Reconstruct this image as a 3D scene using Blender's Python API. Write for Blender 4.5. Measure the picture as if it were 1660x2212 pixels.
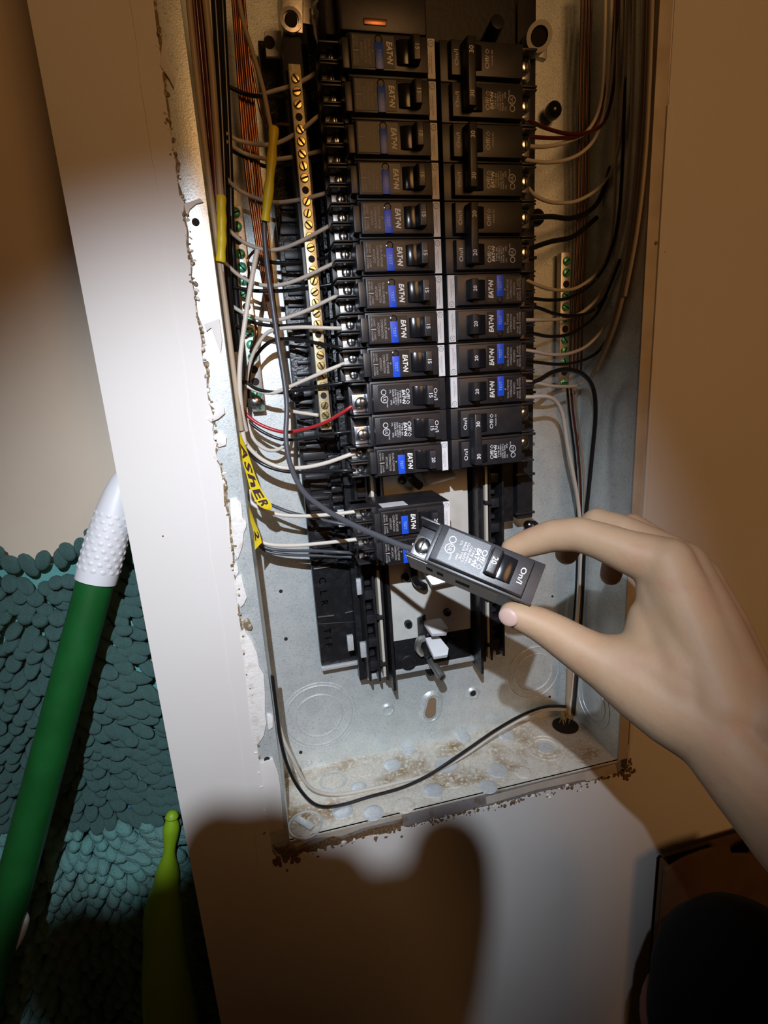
import bpy, bmesh, math, random
from mathutils import Vector, Matrix, Euler
random.seed(7)
D = bpy.data
for o in list(D.objects): D.objects.remove(o)
scene = bpy.context.scene
COL = scene.collection

# ------------------------------------------------------------------ camera
FPX, PX, PY = 1149.89, 830.0, 1106.0
CAM = Vector((-0.177446, -0.424959, -0.199052))
ROT = Euler((1.3198186, 0.0623815, -0.2346750), 'XYZ')
cd = D.cameras.new('camera'); cam = D.objects.new('camera', cd); COL.objects.link(cam)
cam.location = CAM; cam.rotation_euler = ROT
cd.sensor_fit = 'VERTICAL'; cd.sensor_height = 36.0; cd.lens = FPX / 2212.0 * 36.0
cd.clip_start = 0.005
scene.camera = cam
RM = ROT.to_matrix()

# ------------------------------------------------------------------ world, lights, exposure
world = D.worlds.new('world'); scene.world = world; world.use_nodes = True
bg = world.node_tree.nodes['Background']
bg.inputs[0].default_value = (1.0, 0.52, 0.22, 1); bg.inputs[1].default_value = 0.018

def aim(o, target):
    o.rotation_euler = (Vector(target) - o.location).to_track_quat('-Z', 'Y').to_euler()
HEAD = Vector((-0.222, -0.527, -0.006))            # head torch worn by the photographer
sl = D.lights.new('head_torch', 'SPOT'); sl.energy = 20.5; sl.color = (0.80, 0.88, 1.0)
sl.spot_size = math.radians(67); sl.spot_blend = 1.0; sl.shadow_soft_size = 0.0035
so = D.objects.new('head_torch', sl); COL.objects.link(so); so.location = HEAD; aim(so, (-0.170, 0, -0.40))
al = D.lights.new('room_lamp', 'AREA'); al.shape = 'DISK'; al.size = 0.75; al.energy = 7.4; al.color = (1.0, 0.50, 0.18)
ao = D.objects.new('room_lamp', al); COL.objects.link(ao); ao.location = (0.40, -1.90, 0.42); aim(ao, (0.05, 0, -0.3))
scene.view_settings.view_transform = 'Standard'; scene.view_settings.look = 'None'
scene.view_settings.exposure = 0.0; scene.view_settings.gamma = 1.0; scene.view_settings.use_curve_mapping = False

# ------------------------------------------------------------------ helpers: surveying
def ray(x, y): return RM @ Vector(((x - PX) / FPX, -(y - PY) / FPX, -1.0))
def at(x, y, Y):
    d = ray(x, y); return CAM + d * ((Y - CAM.y) / d.y)
def at_z(x, y, Z):
    d = ray(x, y); return CAM + d * ((Z - CAM.z) / d.z)
def at_x(x, y, X):
    d = ray(x, y); return CAM + d * ((X - CAM.x) / d.x)
def at_d(x, y, depth): return CAM + ray(x, y) * depth

# ------------------------------------------------------------------ helpers: materials
MATS = {}
def mat(name, col, rough=0.5, metal=0.0, noise=None, bump=None, spec=0.5, sss=0.0, coat=0.0, emit=None):
    """noise=(scale, other colour, contrast lo, hi[, detail]); bump=(scale, strength[, distance])"""
    m = D.materials.new(name); m.use_nodes = True; nt = m.node_tree; b = nt.nodes['Principled BSDF']
    b.inputs['Base Color'].default_value = (*col, 1); b.inputs['Roughness'].default_value = rough
    b.inputs['Metallic'].default_value = metal; b.inputs['Specular IOR Level'].default_value = spec
    if coat: b.inputs['Coat Weight'].default_value = coat
    if sss:
        b.inputs['Subsurface Weight'].default_value = sss
        b.inputs['Subsurface Radius'].default_value = (1.0, 0.35, 0.2); b.inputs['Subsurface Scale'].default_value = 0.006
    tc = nt.nodes.new('ShaderNodeTexCoord')
    if noise:
        layers = noise if isinstance(noise, list) else [noise]
        prev = None
        for ns in layers:
            n = nt.nodes.new('ShaderNodeTexNoise'); n.inputs['Scale'].default_value = ns[0]
            n.inputs['Detail'].default_value = ns[4] if len(ns) > 4 else 4
            nt.links.new(tc.outputs['Object'], n.inputs['Vector'])
            mr = nt.nodes.new('ShaderNodeMapRange'); mr.inputs[1].default_value = ns[2]; mr.inputs[2].default_value = ns[3]
            nt.links.new(n.outputs['Fac'], mr.inputs[0])
            mx = nt.nodes.new('ShaderNodeMix'); mx.data_type = 'RGBA'
            nt.links.new(mr.outputs[0], mx.inputs['Factor'])
            if prev: nt.links.new(prev, mx.inputs['A'])
            else: mx.inputs['A'].default_value = (*col, 1)
            mx.inputs['B'].default_value = (*ns[1], 1)
            prev = mx.outputs['Result']
        nt.links.new(prev, b.inputs['Base Color'])
    if bump:
        n = nt.nodes.new('ShaderNodeTexNoise'); n.inputs['Scale'].default_value = bump[0]; n.inputs['Detail'].default_value = 3
        nt.links.new(tc.outputs['Object'], n.inputs['Vector'])
        bp = nt.nodes.new('ShaderNodeBump'); bp.inputs['Strength'].default_value = bump[1]
        bp.inputs['Distance'].default_value = bump[2] if len(bump) > 2 else 0.001
        nt.links.new(n.outputs['Fac'], bp.inputs['Height']); nt.links.new(bp.outputs['Normal'], b.inputs['Normal'])
    MATS[name] = m
    return m
mat('wall_paint', (0.78, 0.745, 0.71), 0.62, noise=(6, (0.74, 0.70, 0.65), 0.35, 0.75), bump=(220, 0.12, 0.0008))
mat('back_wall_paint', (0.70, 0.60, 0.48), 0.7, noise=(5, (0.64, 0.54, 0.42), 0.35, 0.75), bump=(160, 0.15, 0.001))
mat('plaster', (0.86, 0.83, 0.79), 0.85, noise=(150, (0.62, 0.54, 0.44), 0.52, 0.78), bump=(400, 0.5, 0.001))
mat('gypsum_dirt', (0.24, 0.165, 0.09), 0.95, noise=(300, (0.60, 0.53, 0.44), 0.50, 0.68), bump=(500, 0.8, 0.001))
mat('floor_wood', (0.20, 0.12, 0.07), 0.6, noise=(20, (0.12, 0.07, 0.04), 0.3, 0.7))
mat('galvanized', (0.78, 0.84, 0.83), 0.36, 0.40, noise=[(55, (0.66, 0.72, 0.71), 0.38, 0.68, 3), (700, (0.92, 0.96, 0.97), 0.5, 0.72, 2), (500, (0.52, 0.57, 0.60), 0.56, 0.74, 3)], bump=(900, 0.22, 0.0004))
mat('galvanized_bottom', (0.76, 0.71, 0.62), 0.6, 0.12, noise=[(30, (0.36, 0.22, 0.08), 0.48, 0.72, 7), (300, (0.84, 0.79, 0.68), 0.50, 0.64, 4), (900, (0.25, 0.20, 0.14), 0.62, 0.72, 2)], bump=(600, 0.4, 0.0006))
mat('galvanized_clean', (0.74, 0.76, 0.77), 0.45, 0.35, noise=(500, (0.62, 0.64, 0.64), 0.45, 0.65), bump=(700, 0.3, 0.0004))
mat('lip_metal', (0.45, 0.40, 0.40), 0.5, 0.5, noise=[(60, (0.30, 0.20, 0.11), 0.56, 0.70, 6)])
mat('rust_flake', (0.13, 0.07, 0.03), 0.95, noise=(400, (0.25, 0.15, 0.07), 0.4, 0.7), bump=(500, 0.8, 0.001))
mat('painted_lip', (0.62, 0.55, 0.46), 0.6, 0.1, noise=(40, (0.52, 0.44, 0.35), 0.4, 0.7))
mat('black_plastic', (0.020, 0.019, 0.023), 0.37, noise=(90, (0.030, 0.028, 0.030), 0.4, 0.7), bump=(1500, 0.12, 0.0003))
mat('black_gloss', (0.010, 0.010, 0.012), 0.18)
mat('black_matte', (0.012, 0.011, 0.012), 0.55, bump=(260, 0.35, 0.0008))
mat('base_plastic', (0.016, 0.016, 0.018), 0.33, noise=(120, (0.035, 0.034, 0.036), 0.5, 0.8), bump=(330, 0.45, 0.0012))
mat('label_black', (0.012, 0.011, 0.012), 0.38)
mat('ink_white', (0.80, 0.80, 0.84), 0.6)
mat('ink_grey', (0.30, 0.30, 0.33), 0.6)
mat('ink_brown', (0.055, 0.03, 0.02), 0.6)
mat('ink_faded', (0.42, 0.38, 0.36), 0.7)
mat('brand_white', (0.86, 0.84, 0.80), 0.5)
mat('test_blue', (0.015, 0.09, 0.72), 0.35)
mat('test_ink', (0.25, 0.45, 0.9), 0.5)
mat('sticker_white', (0.82, 0.81, 0.82), 0.55)
mat('steel', (0.78, 0.79, 0.82), 0.22, 1.0)
mat('aluminium', (0.62, 0.60, 0.56), 0.38, 0.85, bump=(300, 0.2, 0.0005))
mat('brass', (0.66, 0.57, 0.34), 0.42, 0.7, noise=(300, (0.85, 0.80, 0.62), 0.45, 0.7))
mat('brass_screw', (0.70, 0.58, 0.26), 0.25, 0.95)
mat('dark_slot', (0.015, 0.012, 0.01), 0.8)
mat('green_screw', (0.12, 0.55, 0.32), 0.3, 0.35)
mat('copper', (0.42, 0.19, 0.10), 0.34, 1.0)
mat('copper_shaded', (0.20, 0.10, 0.055), 0.42, 0.9)  # darker copy of copper: the gutter's shade put into the colour
mat('insulator_white', (0.72, 0.71, 0.66), 0.5, noise=(60, (0.64, 0.62, 0.56), 0.45, 0.7))
mat('rail_cream', (0.72, 0.66, 0.55), 0.4)
mat('hole_dark', (0.02, 0.014, 0.01), 0.9)
mat('hole_wood', (0.30, 0.19, 0.11), 0.8)
mat('wire_white', (0.72, 0.66, 0.57), 0.42)
mat('wire_tan', (0.46, 0.36, 0.25), 0.45)
mat('wire_black', (0.014, 0.014, 0.016), 0.25)
mat('wire_grey', (0.075, 0.078, 0.090), 0.38, bump=(700, 0.15, 0.0004))
mat('wire_red', (0.42, 0.025, 0.03), 0.32)
mat('wire_maroon', (0.11, 0.022, 0.016), 0.3)
mat('kraft_paper', (0.50, 0.40, 0.16), 0.9, bump=(500, 0.6, 0.001))
mat('tape_yellow', (0.80, 0.62, 0.02), 0.4)
mat('tape_ink', (0.05, 0.02, 0.03), 0.6)
mat('skin', (0.41, 0.275, 0.168), 0.55, sss=0.08, noise=[(26, (0.46, 0.31, 0.195), 0.4, 0.7), (60, (0.43, 0.245, 0.155), 0.52, 0.8)], bump=(420, 0.16, 0.0008), spec=0.35)
mat('nail', (0.50, 0.34, 0.29), 0.45)
mat('nail_edge', (0.74, 0.62, 0.54), 0.4)
mat('pole_green', (0.006, 0.085, 0.016), 0.42, noise=(30, (0.009, 0.11, 0.022), 0.4, 0.7))
mat('cap_white', (0.74, 0.74, 0.76), 0.45)
mat('lime_plastic', (0.24, 0.42, 0.012), 0.45)
mat('lime_dark', (0.035, 0.10, 0.006), 0.5)
mat('chenille', (0.13, 0.26, 0.24), 0.95, noise=[(9, (0.14, 0.36, 0.335), 0.42, 0.6), (14, (0.20, 0.19, 0.17), 0.56, 0.78)], bump=(700, 0.9, 0.002))
mat('mat_backing', (0.12, 0.36, 0.34), 0.95, bump=(500, 0.6, 0.001))
mat('blue_plastic', (0.05, 0.25, 0.42), 0.4)
mat('cardboard', (0.10, 0.050, 0.020), 0.85, noise=(30, (0.075, 0.036, 0.014), 0.4, 0.7))
mat('black_fabric', (0.003, 0.0025, 0.0025), 0.95, spec=0.15)
mat('red_fabric', (0.10, 0.035, 0.02), 0.9)
mat('dark_sweater', (0.03, 0.03, 0.035), 0.9, bump=(300, 0.4, 0.001))
mat('phone_black', (0.02, 0.02, 0.02), 0.4)

# ------------------------------------------------------------------ helpers: mesh building
class MB:
    def __init__(self, s=1.0): self.v = []; self.f = []; self.s = s
    def add(self, vs, fs):
        b = len(self.v); self.v += [tuple(Vector(p) * self.s) for p in vs]; self.f += [[i + b for i in f] for f in fs]; return self
    def box(self, x0, x1, y0, y1, z0, z1):
        return self.add([(x0,y0,z0),(x1,y0,z0),(x1,y1,z0),(x0,y1,z0),(x0,y0,z1),(x1,y0,z1),(x1,y1,z1),(x0,y1,z1)],
                        [(0,3,2,1),(4,5,6,7),(0,1,5,4),(1,2,6,5),(2,3,7,6),(3,0,4,7)])
    def hexa(self, b, t):      # two quads, same winding
        return self.add(list(b) + list(t), [(0,3,2,1),(4,5,6,7),(0,1,5,4),(1,2,6,5),(2,3,7,6),(3,0,4,7)])
    def prism(self, poly, axis, a, b):   # extrude a 2-D outline along an axis
        def P(p, h): return {'x': (h, p[0], p[1]), 'y': (p[0], h, p[1]), 'z': (p[0], p[1], h)}[axis]
        n = len(poly)
        return self.add([P(p, a) for p in poly] + [P(p, b) for p in poly],
                        [list(range(n))[::-1], list(range(n, 2*n))] + [(i, (i+1) % n, n + (i+1) % n, n + i) for i in range(n)])
    def slab(self, pts, off):  # closed outline of 3-D points given a thickness vector
        n = len(pts); off = Vector(off)
        return self.add([Vector(p) for p in pts] + [Vector(p) + off for p in pts],
                        [list(range(n)), list(range(n, 2*n))[::-1]] + [(i, n + i, n + (i+1) % n, (i+1) % n) for i in range(n)])
    def frame(self, d):
        d = Vector(d).normalized(); a = Vector((0,0,1)) if abs(d.z) < 0.9 else Vector((1,0,0))
        x = d.cross(a).normalized(); return x, d.cross(x).normalized()
    def lathe(self, p0, d, prof, n=16):   # prof = [(radius, height along d)]
        p0 = Vector(p0); d = Vector(d).normalized(); x, y = self.frame(d); vs = []; fs = []
        for r, h in prof:
            for i in range(n):
                a = 2*math.pi*i/n; vs.append(p0 + d*h + (x*math.cos(a) + y*math.sin(a))*r)
        for k in range(len(prof)-1):
            for i in range(n):
                j = (i+1) % n; fs.append((k*n+i, k*n+j, (k+1)*n+j, (k+1)*n+i))
        fs.append(list(range(n))[::-1]); fs.append([(len(prof)-1)*n+i for i in range(n)])
        return self.add(vs, fs)
    def cyl(self, p0, p1, r0, r1=None, n=14):
        p0 = Vector(p0); p1 = Vector(p1); L = (p1-p0).length
        return self.lathe(p0, p1-p0, [(r0, 0), (r0 if r1 is None else r1, L)], n)
    def tube(self, pts, r, n=10, cap=True):
        pts = [Vector(p) for p in pts]; R = r if isinstance(r, (list, tuple)) else [r]*len(pts)
        vs = []; fs = []; prev = None
        for k, p in enumerate(pts):
            t = (pts[min(k+1, len(pts)-1)] - pts[max(k-1, 0)]).normalized()
            if prev is None: x, _ = self.frame(t)
            else:
                x = prev - t*prev.dot(t); x = x.normalized() if x.length > 1e-9 else self.frame(t)[0]
            prev = x; y = t.cross(x)
            for i in range(n):
                a = 2*math.pi*i/n; vs.append(p + (x*math.cos(a) + y*math.sin(a))*R[k])
        for k in range(len(pts)-1):
            for i in range(n):
                j = (i+1) % n; fs.append((k*n+i, k*n+j, (k+1)*n+j, (k+1)*n+i))
        if cap: fs.append(list(range(n))[::-1]); fs.append([(len(pts)-1)*n+i for i in range(n)])
        return self.add(vs, fs)
    def torus(self, c, d, R, r, n=40, m=8, a0=0, a1=2*math.pi):
        x, y = self.frame(d); c = Vector(c); full = abs(a1-a0) > 6.28
        pts = [c + (x*math.cos(a0+(a1-a0)*i/n) + y*math.sin(a0+(a1-a0)*i/n))*R for i in range(n + (0 if full else 1))]
        if full: pts.append(pts[0]); return self.tube(pts, r, m, False)
        return self.tube(pts, r, m)
    def ellipsoid(self, c, ax, n=10, m=7):
        c = Vector(c); ax = [Vector(a) for a in ax]; vs = [c + ax[2]]; fs = []
        for k in range(1, m):
            th = math.pi*k/m
            for i in range(n):
                a = 2*math.pi*i/n; vs.append(c + ax[2]*math.cos(th) + (ax[0]*math.cos(a) + ax[1]*math.sin(a))*math.sin(th))
        vs.append(c - ax[2])
        for i in range(n): fs.append((0, 1+i, 1+(i+1) % n)); e = len(vs)-1; fs.append((e, e-n+(i+1) % n, e-n+i))
        for k in range(m-2):
            for i in range(n): j = (i+1) % n; fs.append((1+k*n+i, 1+(k+1)*n+i, 1+(k+1)*n+j, 1+k*n+j))
        return self.add(vs, fs)
    def mesh(self, name, m, bevel=0.0, smooth=False):
        me = D.meshes.new(name); me.from_pydata(self.v, [], self.f); me.update()
        bm = bmesh.new(); bm.from_mesh(me); bmesh.ops.recalc_face_normals(bm, faces=bm.faces)
        if bevel:
            es = [e for e in bm.edges if len(e.link_faces) == 2 and e.calc_face_angle(0) > 0.5]
            bmesh.ops.bevel(bm, geom=es, offset=bevel, offset_type='OFFSET', segments=2, profile=0.6, affect='EDGES', clamp_overlap=True)
        bm.to_mesh(me); bm.free()
        if smooth or bevel:
            me.polygons.foreach_set('use_smooth', [True]*len(me.polygons)); me.set_sharp_from_angle(angle=0.65)
        me.materials.append(MATS[m]); return me
    def build(self, name, m, parent=None, bevel=0.0, smooth=False):
        return link(name, self.mesh(name, m, bevel, smooth), parent)
def link(name, me, parent=None):
    o = D.objects.new(name, me); COL.objects.link(o)
    if parent: o.parent = parent
    return o
def tag(o, label=None, cat=None, group=None, kind=None):
    if label: o['label'] = label
    if cat: o['category'] = cat
    if group: o['group'] = group
    if kind: o['kind'] = kind
    return o
def thing(name, label, cat, loc=(0,0,0), group=None):
    o = D.objects.new(name, None); o.empty_display_size = 0.01; COL.objects.link(o); o.location = loc
    return tag(o, label, cat, group)
def copy_tree(o, parent=None):
    c = o.copy(); COL.objects.link(c); c.parent = parent
    for ch in [k for k in D.objects if k.parent == o]: copy_tree(ch, c)
    return c
def spline(pts, n=8):
    P = [Vector(p) for p in pts]; out = []
    for i in range(len(P)-1):
        a = P[max(i-1, 0)]; b = P[i]; c = P[i+1]; d = P[min(i+2, len(P)-1)]
        for k in range(n):
            t = k/n; out.append(0.5*((2*b) + (c-a)*t + (2*a-5*b+4*c-d)*t*t + (3*b-a-3*c+d)*t**3))
    return out + [P[-1]]
_tc = {}
def text_geo(s, size, bold=0.0, shear=0.0, depth=0.0001, space=1.0):
    """flat lettering as (verts, faces): centred, reading along +x, up along +y"""
    key = (s, size, bold, shear, depth, space)
    if key not in _tc:
        cu = D.curves.new('lettering', 'FONT'); cu.body = s; cu.size = size; cu.align_x = 'CENTER'; cu.align_y = 'CENTER'
        cu.offset = bold; cu.shear = shear; cu.extrude = depth; cu.resolution_u = 2; cu.space_character = space
        ob = D.objects.new('lettering', cu); COL.objects.link(ob)
        me = D.meshes.new_from_object(ob.evaluated_get(bpy.context.evaluated_depsgraph_get()))
        _tc[key] = ([v.co.copy() for v in me.vertices], [list(p.vertices) for p in me.polygons])
        D.objects.remove(ob); D.curves.remove(cu); D.meshes.remove(me)
    return _tc[key]
def put_text(mb, s, size, u, v, n, bold=0.0, shear=0.0, space=1.0, width=None):   # mb in mm
    vs, fs = text_geo(s, size, bold, shear, 0.05, space)
    k = 1.0
    if width:
        xs = [p.x for p in vs]; k = width/(max(xs)-min(xs))
    mb.add([(p.x*k + u, p.y + v, p.z + n) for p in vs], fs)

# ================================================================== THE SETTING
XL, XR, ZB, DB = -0.1943, 0.1589, -0.6181, 0.0914       # inside of the panel box
XE = -0.2835                                            # outside corner of the wall
ZF = -1.22                                              # floor
def struct(o): o['kind'] = 'structure'; return o
# ragged cut-out edge of the plasterboard beside the box (left), read off along the crack
jag_px = [(338,60),(345,110),(352,150),(349,185),(357,230),(360,262),(368,300),(372,330),(380,352),(378,390),(386,420),(398,436),(396,470),(404,500),(402,530),(411,560),(413,600),(421,640),(424,680),(430,705),(436,740),(434,775),(446,800),(447,850),(455,880),(463,905),(458,935),(468,960),(463,985),(476,1010),(483,1050),(484,1085),(495,1120),(497,1165),(503,1200),(505,1240),(513,1280),(515,1330),(523,1370),(525,1410),(534,1450),(537,1500),(544,1540),(546,1590),(552,1620),(556,1660),(563,1700),(566,1750),(572,1790),(580,1830)]
jl = [at(x, y, 0) for x, y in jag_px]
jag = [(-0.203, 0.60), (-0.204, 0.30)] + [(p.x, p.z) for p in jl] + [(-0.208, -0.634)]
T = 0.0127
wall = MB()
for (xa, za), (xb, zb) in zip(jag[:-1], jag[1:]):
    wall.add([(XE,0,za),(XE,0,zb),(xb,0,zb),(xa,0,za),(XE,T,za),(XE,T,zb),(xb,T,zb),(xa,T,za)],
             [(0,1,2,3),(7,6,5,4),(3,2,6,7),(0,4,5,1)])
# right of the box: a straighter edge with a shallow step
XRW = 0.1705
rz = [0.60, 0.2, 0.05, -0.02, -0.1, -0.2, -0.3, -0.4, -0.5, -0.58, -0.634]
for i in range(len(rz)-1):
    xa = XRW + (0.0006 if i % 2 else -0.0006); xb = XRW + (-0.0006 if i % 2 else 0.0006)
    wall.add([(xa,0,rz[i]),(xb,0,rz[i+1]),(1.3,0,rz[i+1]),(1.3,0,rz[i]),(xa,T,rz[i]),(xb,T,rz[i+1]),(1.3,T,rz[i+1]),(1.3,T,rz[i])],
             [(0,1,2,3),(7,6,5,4),(0,4,5,1)])
# below: ragged upper edge under the box
nb = 46; be = []
for i in range(nb+1):
    x = -0.208 + (XRW + 0.208)*i/nb; be.append((x, -0.634 - random.uniform(0.0, 0.0055)*(1 if 0 < i < nb else 0)))
for (xa, za), (xb, zb) in zip(be[:-1], be[1:]):
    wall.add([(xa,0,za),(xa,0,ZF),(xb,0,ZF),(xb,0,zb),(xa,T,za),(xa,T,ZF),(xb,T,ZF),(xb,T,zb)], [(0,1,2,3),(7,6,5,4),(0,3,7,4)])
wall.box(XE, -0.208, 0, T, ZF, -0.634); wall.box(XRW, 1.3, 0, T, ZF, -0.634)
wall_front = struct(wall.build('wall_front', 'wall_paint'))
# return of the outside corner, recess wall behind it, floor
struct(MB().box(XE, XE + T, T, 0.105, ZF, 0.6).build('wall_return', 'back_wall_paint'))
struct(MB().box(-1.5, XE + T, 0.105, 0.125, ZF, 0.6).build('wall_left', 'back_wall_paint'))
struct(MB().box(-1.5, 1.3, -1.2, 0.125, ZF - 0.03, ZF).build('floor', 'floor_wood'))
# joint tape: a slightly raised band along the cut-out, left and right
tp = MB(); n = 60; zz = [0.6 - (0.6 + 0.70)*i/n for i in range(n+1)]
for a, b in zip(zz[:-1], zz[1:]):
    w = lambda z: -0.2252 + 0.0007*math.sin(z*61) + 0.0004*math.sin(z*173)
    e = lambda z: -0.2115
    tp.hexa([(w(a),-0.0006,a),(w(b),-0.0006,b),(e(b),-0.0006,b),(e(a),-0.0006,a)], [(w(a),0.001,a),(w(b),0.001,b),(e(b),0.001,b),(e(a),0.001,a)])
tp.build('joint_tape', 'wall_paint', wall_front)
tp = MB(); tp.box(XRW + 0.001, 0.1905, -0.0006, 0.001, -0.63, 0.6); tp.build('joint_tape', 'wall_paint', wall_front)
# thin raised fillet of old paint on the right edge
MB().box(XRW - 0.0005, XRW + 0.0042, -0.0016, 0.001, -0.60, -0.004).build('paint_ridge', 'wall_paint', wall_front, 0.0005)
# smears of joint compound lying over the metal lip
def patch(px, Y, th, m='plaster', name='plaster_patch', parent=wall_front):
    return MB().slab([at(x, y, Y) for x, y in px], (0, th, 0)).build(name, m, parent, 0.0004)
patch([(497,1080),(512,1076),(522,1088),(524,1118),(533,1128),(532,1140),(527,1150),(524,1180),(514,1208),(507,1200),(500,1140)], -0.0007, 0.0022)
patch([(505,1222),(512,1215),(516,1236),(510,1246),(505,1240)], -0.0006, 0.0022)
patch([(508,1252),(522,1244),(528,1270),(534,1290),(527,1306),(520,1312),(512,1300)], -0.0008, 0.0022)
patch([(517,1365),(529,1362),(545,1385),(556,1412),(560,1440),(570,1455),(573,1500),(573,1545),(576,1562),(570,1590),(560,1606),(548,1612),(540,1560),(534,1500),(527,1430)], -0.0007, 0.0022)
patch([(552,1640),(566,1648),(590,1640),(601,1668),(606,1700),(610,1740),(612,1790),(580,1800),(568,1760),(560,1700)], -0.0005, 0.0018, 'wall_paint', 'paint_patch')
patch([(577,1545),(590,1548),(590,1572),(580,1578)], -0.0006, 0.002)
patch([(397,440),(432,428),(440,436),(424,440),(410,452),(404,470)], -0.0007, 0.002)
patch([(440,700),(474,688),(480,735),(477,762),(466,735),(456,708),(446,716)], -0.0009, 0.0009, 'wall_paint', 'torn_paper')
patch([(450,872),(470,868),(484,880),(486,893),(472,905),(455,912),(448,906),(462,896),(464,884)], -0.0018, 0.0012, 'wall_paint', 'torn_paper')
patch([(463,940),(478,930),(490,945),(488,962),(474,966)], -0.0012, 0.0015, 'plaster', 'plaster_patch')
patch([(521,1345),(536,1336),(546,1355),(543,1362),(530,1360)], -0.0016, 0.002, 'gypsum_dirt', 'plaster_patch')
patch([(345,140),(352,70),(358,100),(372,160),(378,165),(376,190),(366,170)], -0.0012, 0.0012, 'wall_paint', 'torn_paper')
# narrow dark strip laid along the crack beside the metal lip
ck = MB(); random.seed(5); w0 = .001
for (x0, z0), (x1, z1) in zip(jag[1:-1], jag[2:]):
    w1 = random.uniform(.0004, .0030)*(1.0 if z1 > -.32 else .55)
    ck.hexa([(x0-.0004,.0004,z0),(x1-.0004,.0004,z1),(x1+w1,.0009,z1),(x0+w0,.0009,z0)], [(x0-.0004,.0014,z0),(x1-.0004,.0014,z1),(x1+w1,.0014,z1),(x0+w0,.0014,z0)]); w0 = w1
ck.build('crack_strip', 'gypsum_dirt', wall_front)
# crumbs of torn plasterboard along the cut
cr = MB(); cw = MB()
for i in range(len(jag_px)-1):
    (xa, ya), (xb, yb) = jag_px[i], jag_px[i+1]
    for k in range(7):
        t = random.random(); x = xa + (xb-xa)*t + random.uniform(-4, 9); y = ya + (yb-ya)*t
        s = random.uniform(0.0007, 0.0021); p = at(x, y, random.uniform(-0.0004, 0.0035))
        rot = Euler([random.uniform(0, 6) for _ in range(3)]).to_matrix()
        (cr if random.random() < 0.6 else cw).ellipsoid(p, [rot @ Vector((s*random.uniform(.5,1.3),0,0)), rot @ Vector((0,s*random.uniform(.5,1.0),0)), rot @ Vector((0,0,s*random.uniform(.8,1.8)))], 5, 4)
tag(cr.build('gypsum_crumbs', 'gypsum_dirt', wall_front), kind='stuff')
tag(cw.build('plaster_crumbs', 'plaster', wall_front), kind='stuff')
cr = MB(); cw = MB()
for i in range(420):
    t = random.random(); x = -0.208 + (XRW + 0.208)*t
    s = random.uniform(0.0005, 0.0017)*(1.5 if random.random() < .12 else 1); p = (x, random.uniform(-0.0008, 0.002), -0.6335 - abs(random.gauss(0, 0.004)))
    (cr if random.random() < 0.75 else cw).ellipsoid(p, [(s*random.uniform(.7,1.6),0,0),(0,s*.7,0),(0,0,s*random.uniform(.6,1.4))], 5, 4)
for i in range(26):
    s = random.uniform(0.001, 0.003); cr.ellipsoid((XL - 0.006 + random.gauss(0, 0.006), -0.0003, -0.634 + random.gauss(0, 0.007)), [(s,0,0),(0,0.0012,0),(0,0,s*1.4)], 6, 4)
    cr.ellipsoid((XR + 0.012 + random.gauss(0, 0.004), -0.0003, -0.636 + random.gauss(0, 0.006)), [(s*.8,0,0),(0,0.0012,0),(0,0,s)], 6, 4)
tag(cr.build('rust_crumbs', 'rust_flake', wall_front), kind='stuff')
tag(cw.build('plaster_crumbs', 'plaster', wall_front), kind='stuff')
# small nail heads and specks on the painted wall
for x, y, r in ((1418,525,.0016),(1410,905,.0009),(1436,545,.0008),(352,1158,.0007)):
    p = at(x, y, 0.0); MB().lathe(p, (0,-1,0), [(r,-0.0005),(r,0.0003),(r*.5,0.0006)], 10).build('wall_speck', 'gypsum_dirt', wall_front, smooth=True)

# ================================================================== PANEL BOX
ZT = 0.45
box = thing('panel_box', 'recessed galvanized steel breaker panel box with its cover removed', 'panel box', (0, DB, ZB))
def inbox(o):
    o.parent = box; o.matrix_parent_inverse = Matrix.Translation((0, -DB, -ZB)); return o
inbox(MB().box(XL, XR, DB, DB + 0.0015, ZB, ZT).build('back_plate', 'galvanized'))
inbox(MB().box(XL - 0.0015, XL, 0.002, DB + 0.0015, ZB, ZT).build('side_plate', 'galvanized'))
inbox(MB().box(XR, XR + 0.0015, 0.002, DB + 0.0015, ZB, ZT).build('side_plate', 'galvanized'))
inbox(MB().box(XL, XR, 0.0, DB + 0.0015, ZB - 0.0015, ZB).build('bottom_plate', 'galvanized_bottom'))
inbox(MB().box(XL - 0.020, XL, 0.0013, 0.0025, ZB, ZT).build('front_lip', 'galvanized', None, 0.0003))
inbox(MB().box(XR, XR + 0.0118, 0.0002, 0.0025, ZB, ZT).build('front_lip', 'painted_lip', None, 0.0003))
inbox(MB().box(XL - 0.002, XR + 0.004, 0.0004, 0.0025, ZB - 0.0165, ZB).build('front_lip', 'lip_metal', None, 0.0003))
# flakes of paint and rust on the bottom lip
def lip_patch(px, m, nm):
    inbox(MB().slab([at(x, y, 0.0002) for x, y in px], (0, 0.0006, 0)).build(nm, m))
lip_patch([(640,1838),(720,1806),(740,1812),(800,1790),(860,1778),(871,1766),(871,1790),(800,1808),(720,1836),(640,1858)], 'rust_flake', 'rust_patch')
lip_patch([(634,1822),(720,1797),(760,1785),(868,1760),(869,1768),(780,1790),(740,1806),(680,1810),(640,1830)], 'painted_lip', 'paint_patch')
lip_patch([(1050,1722),(1180,1688),(1290,1662),(1330,1650),(1336,1676),(1280,1690),(1262,1684),(1160,1706),(1052,1738)], 'painted_lip', 'paint_patch')
lip_patch([(1270,1690),(1300,1676),(1315,1680),(1300,1690),(1275,1698)], 'rust_flake', 'rust_patch')
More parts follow.
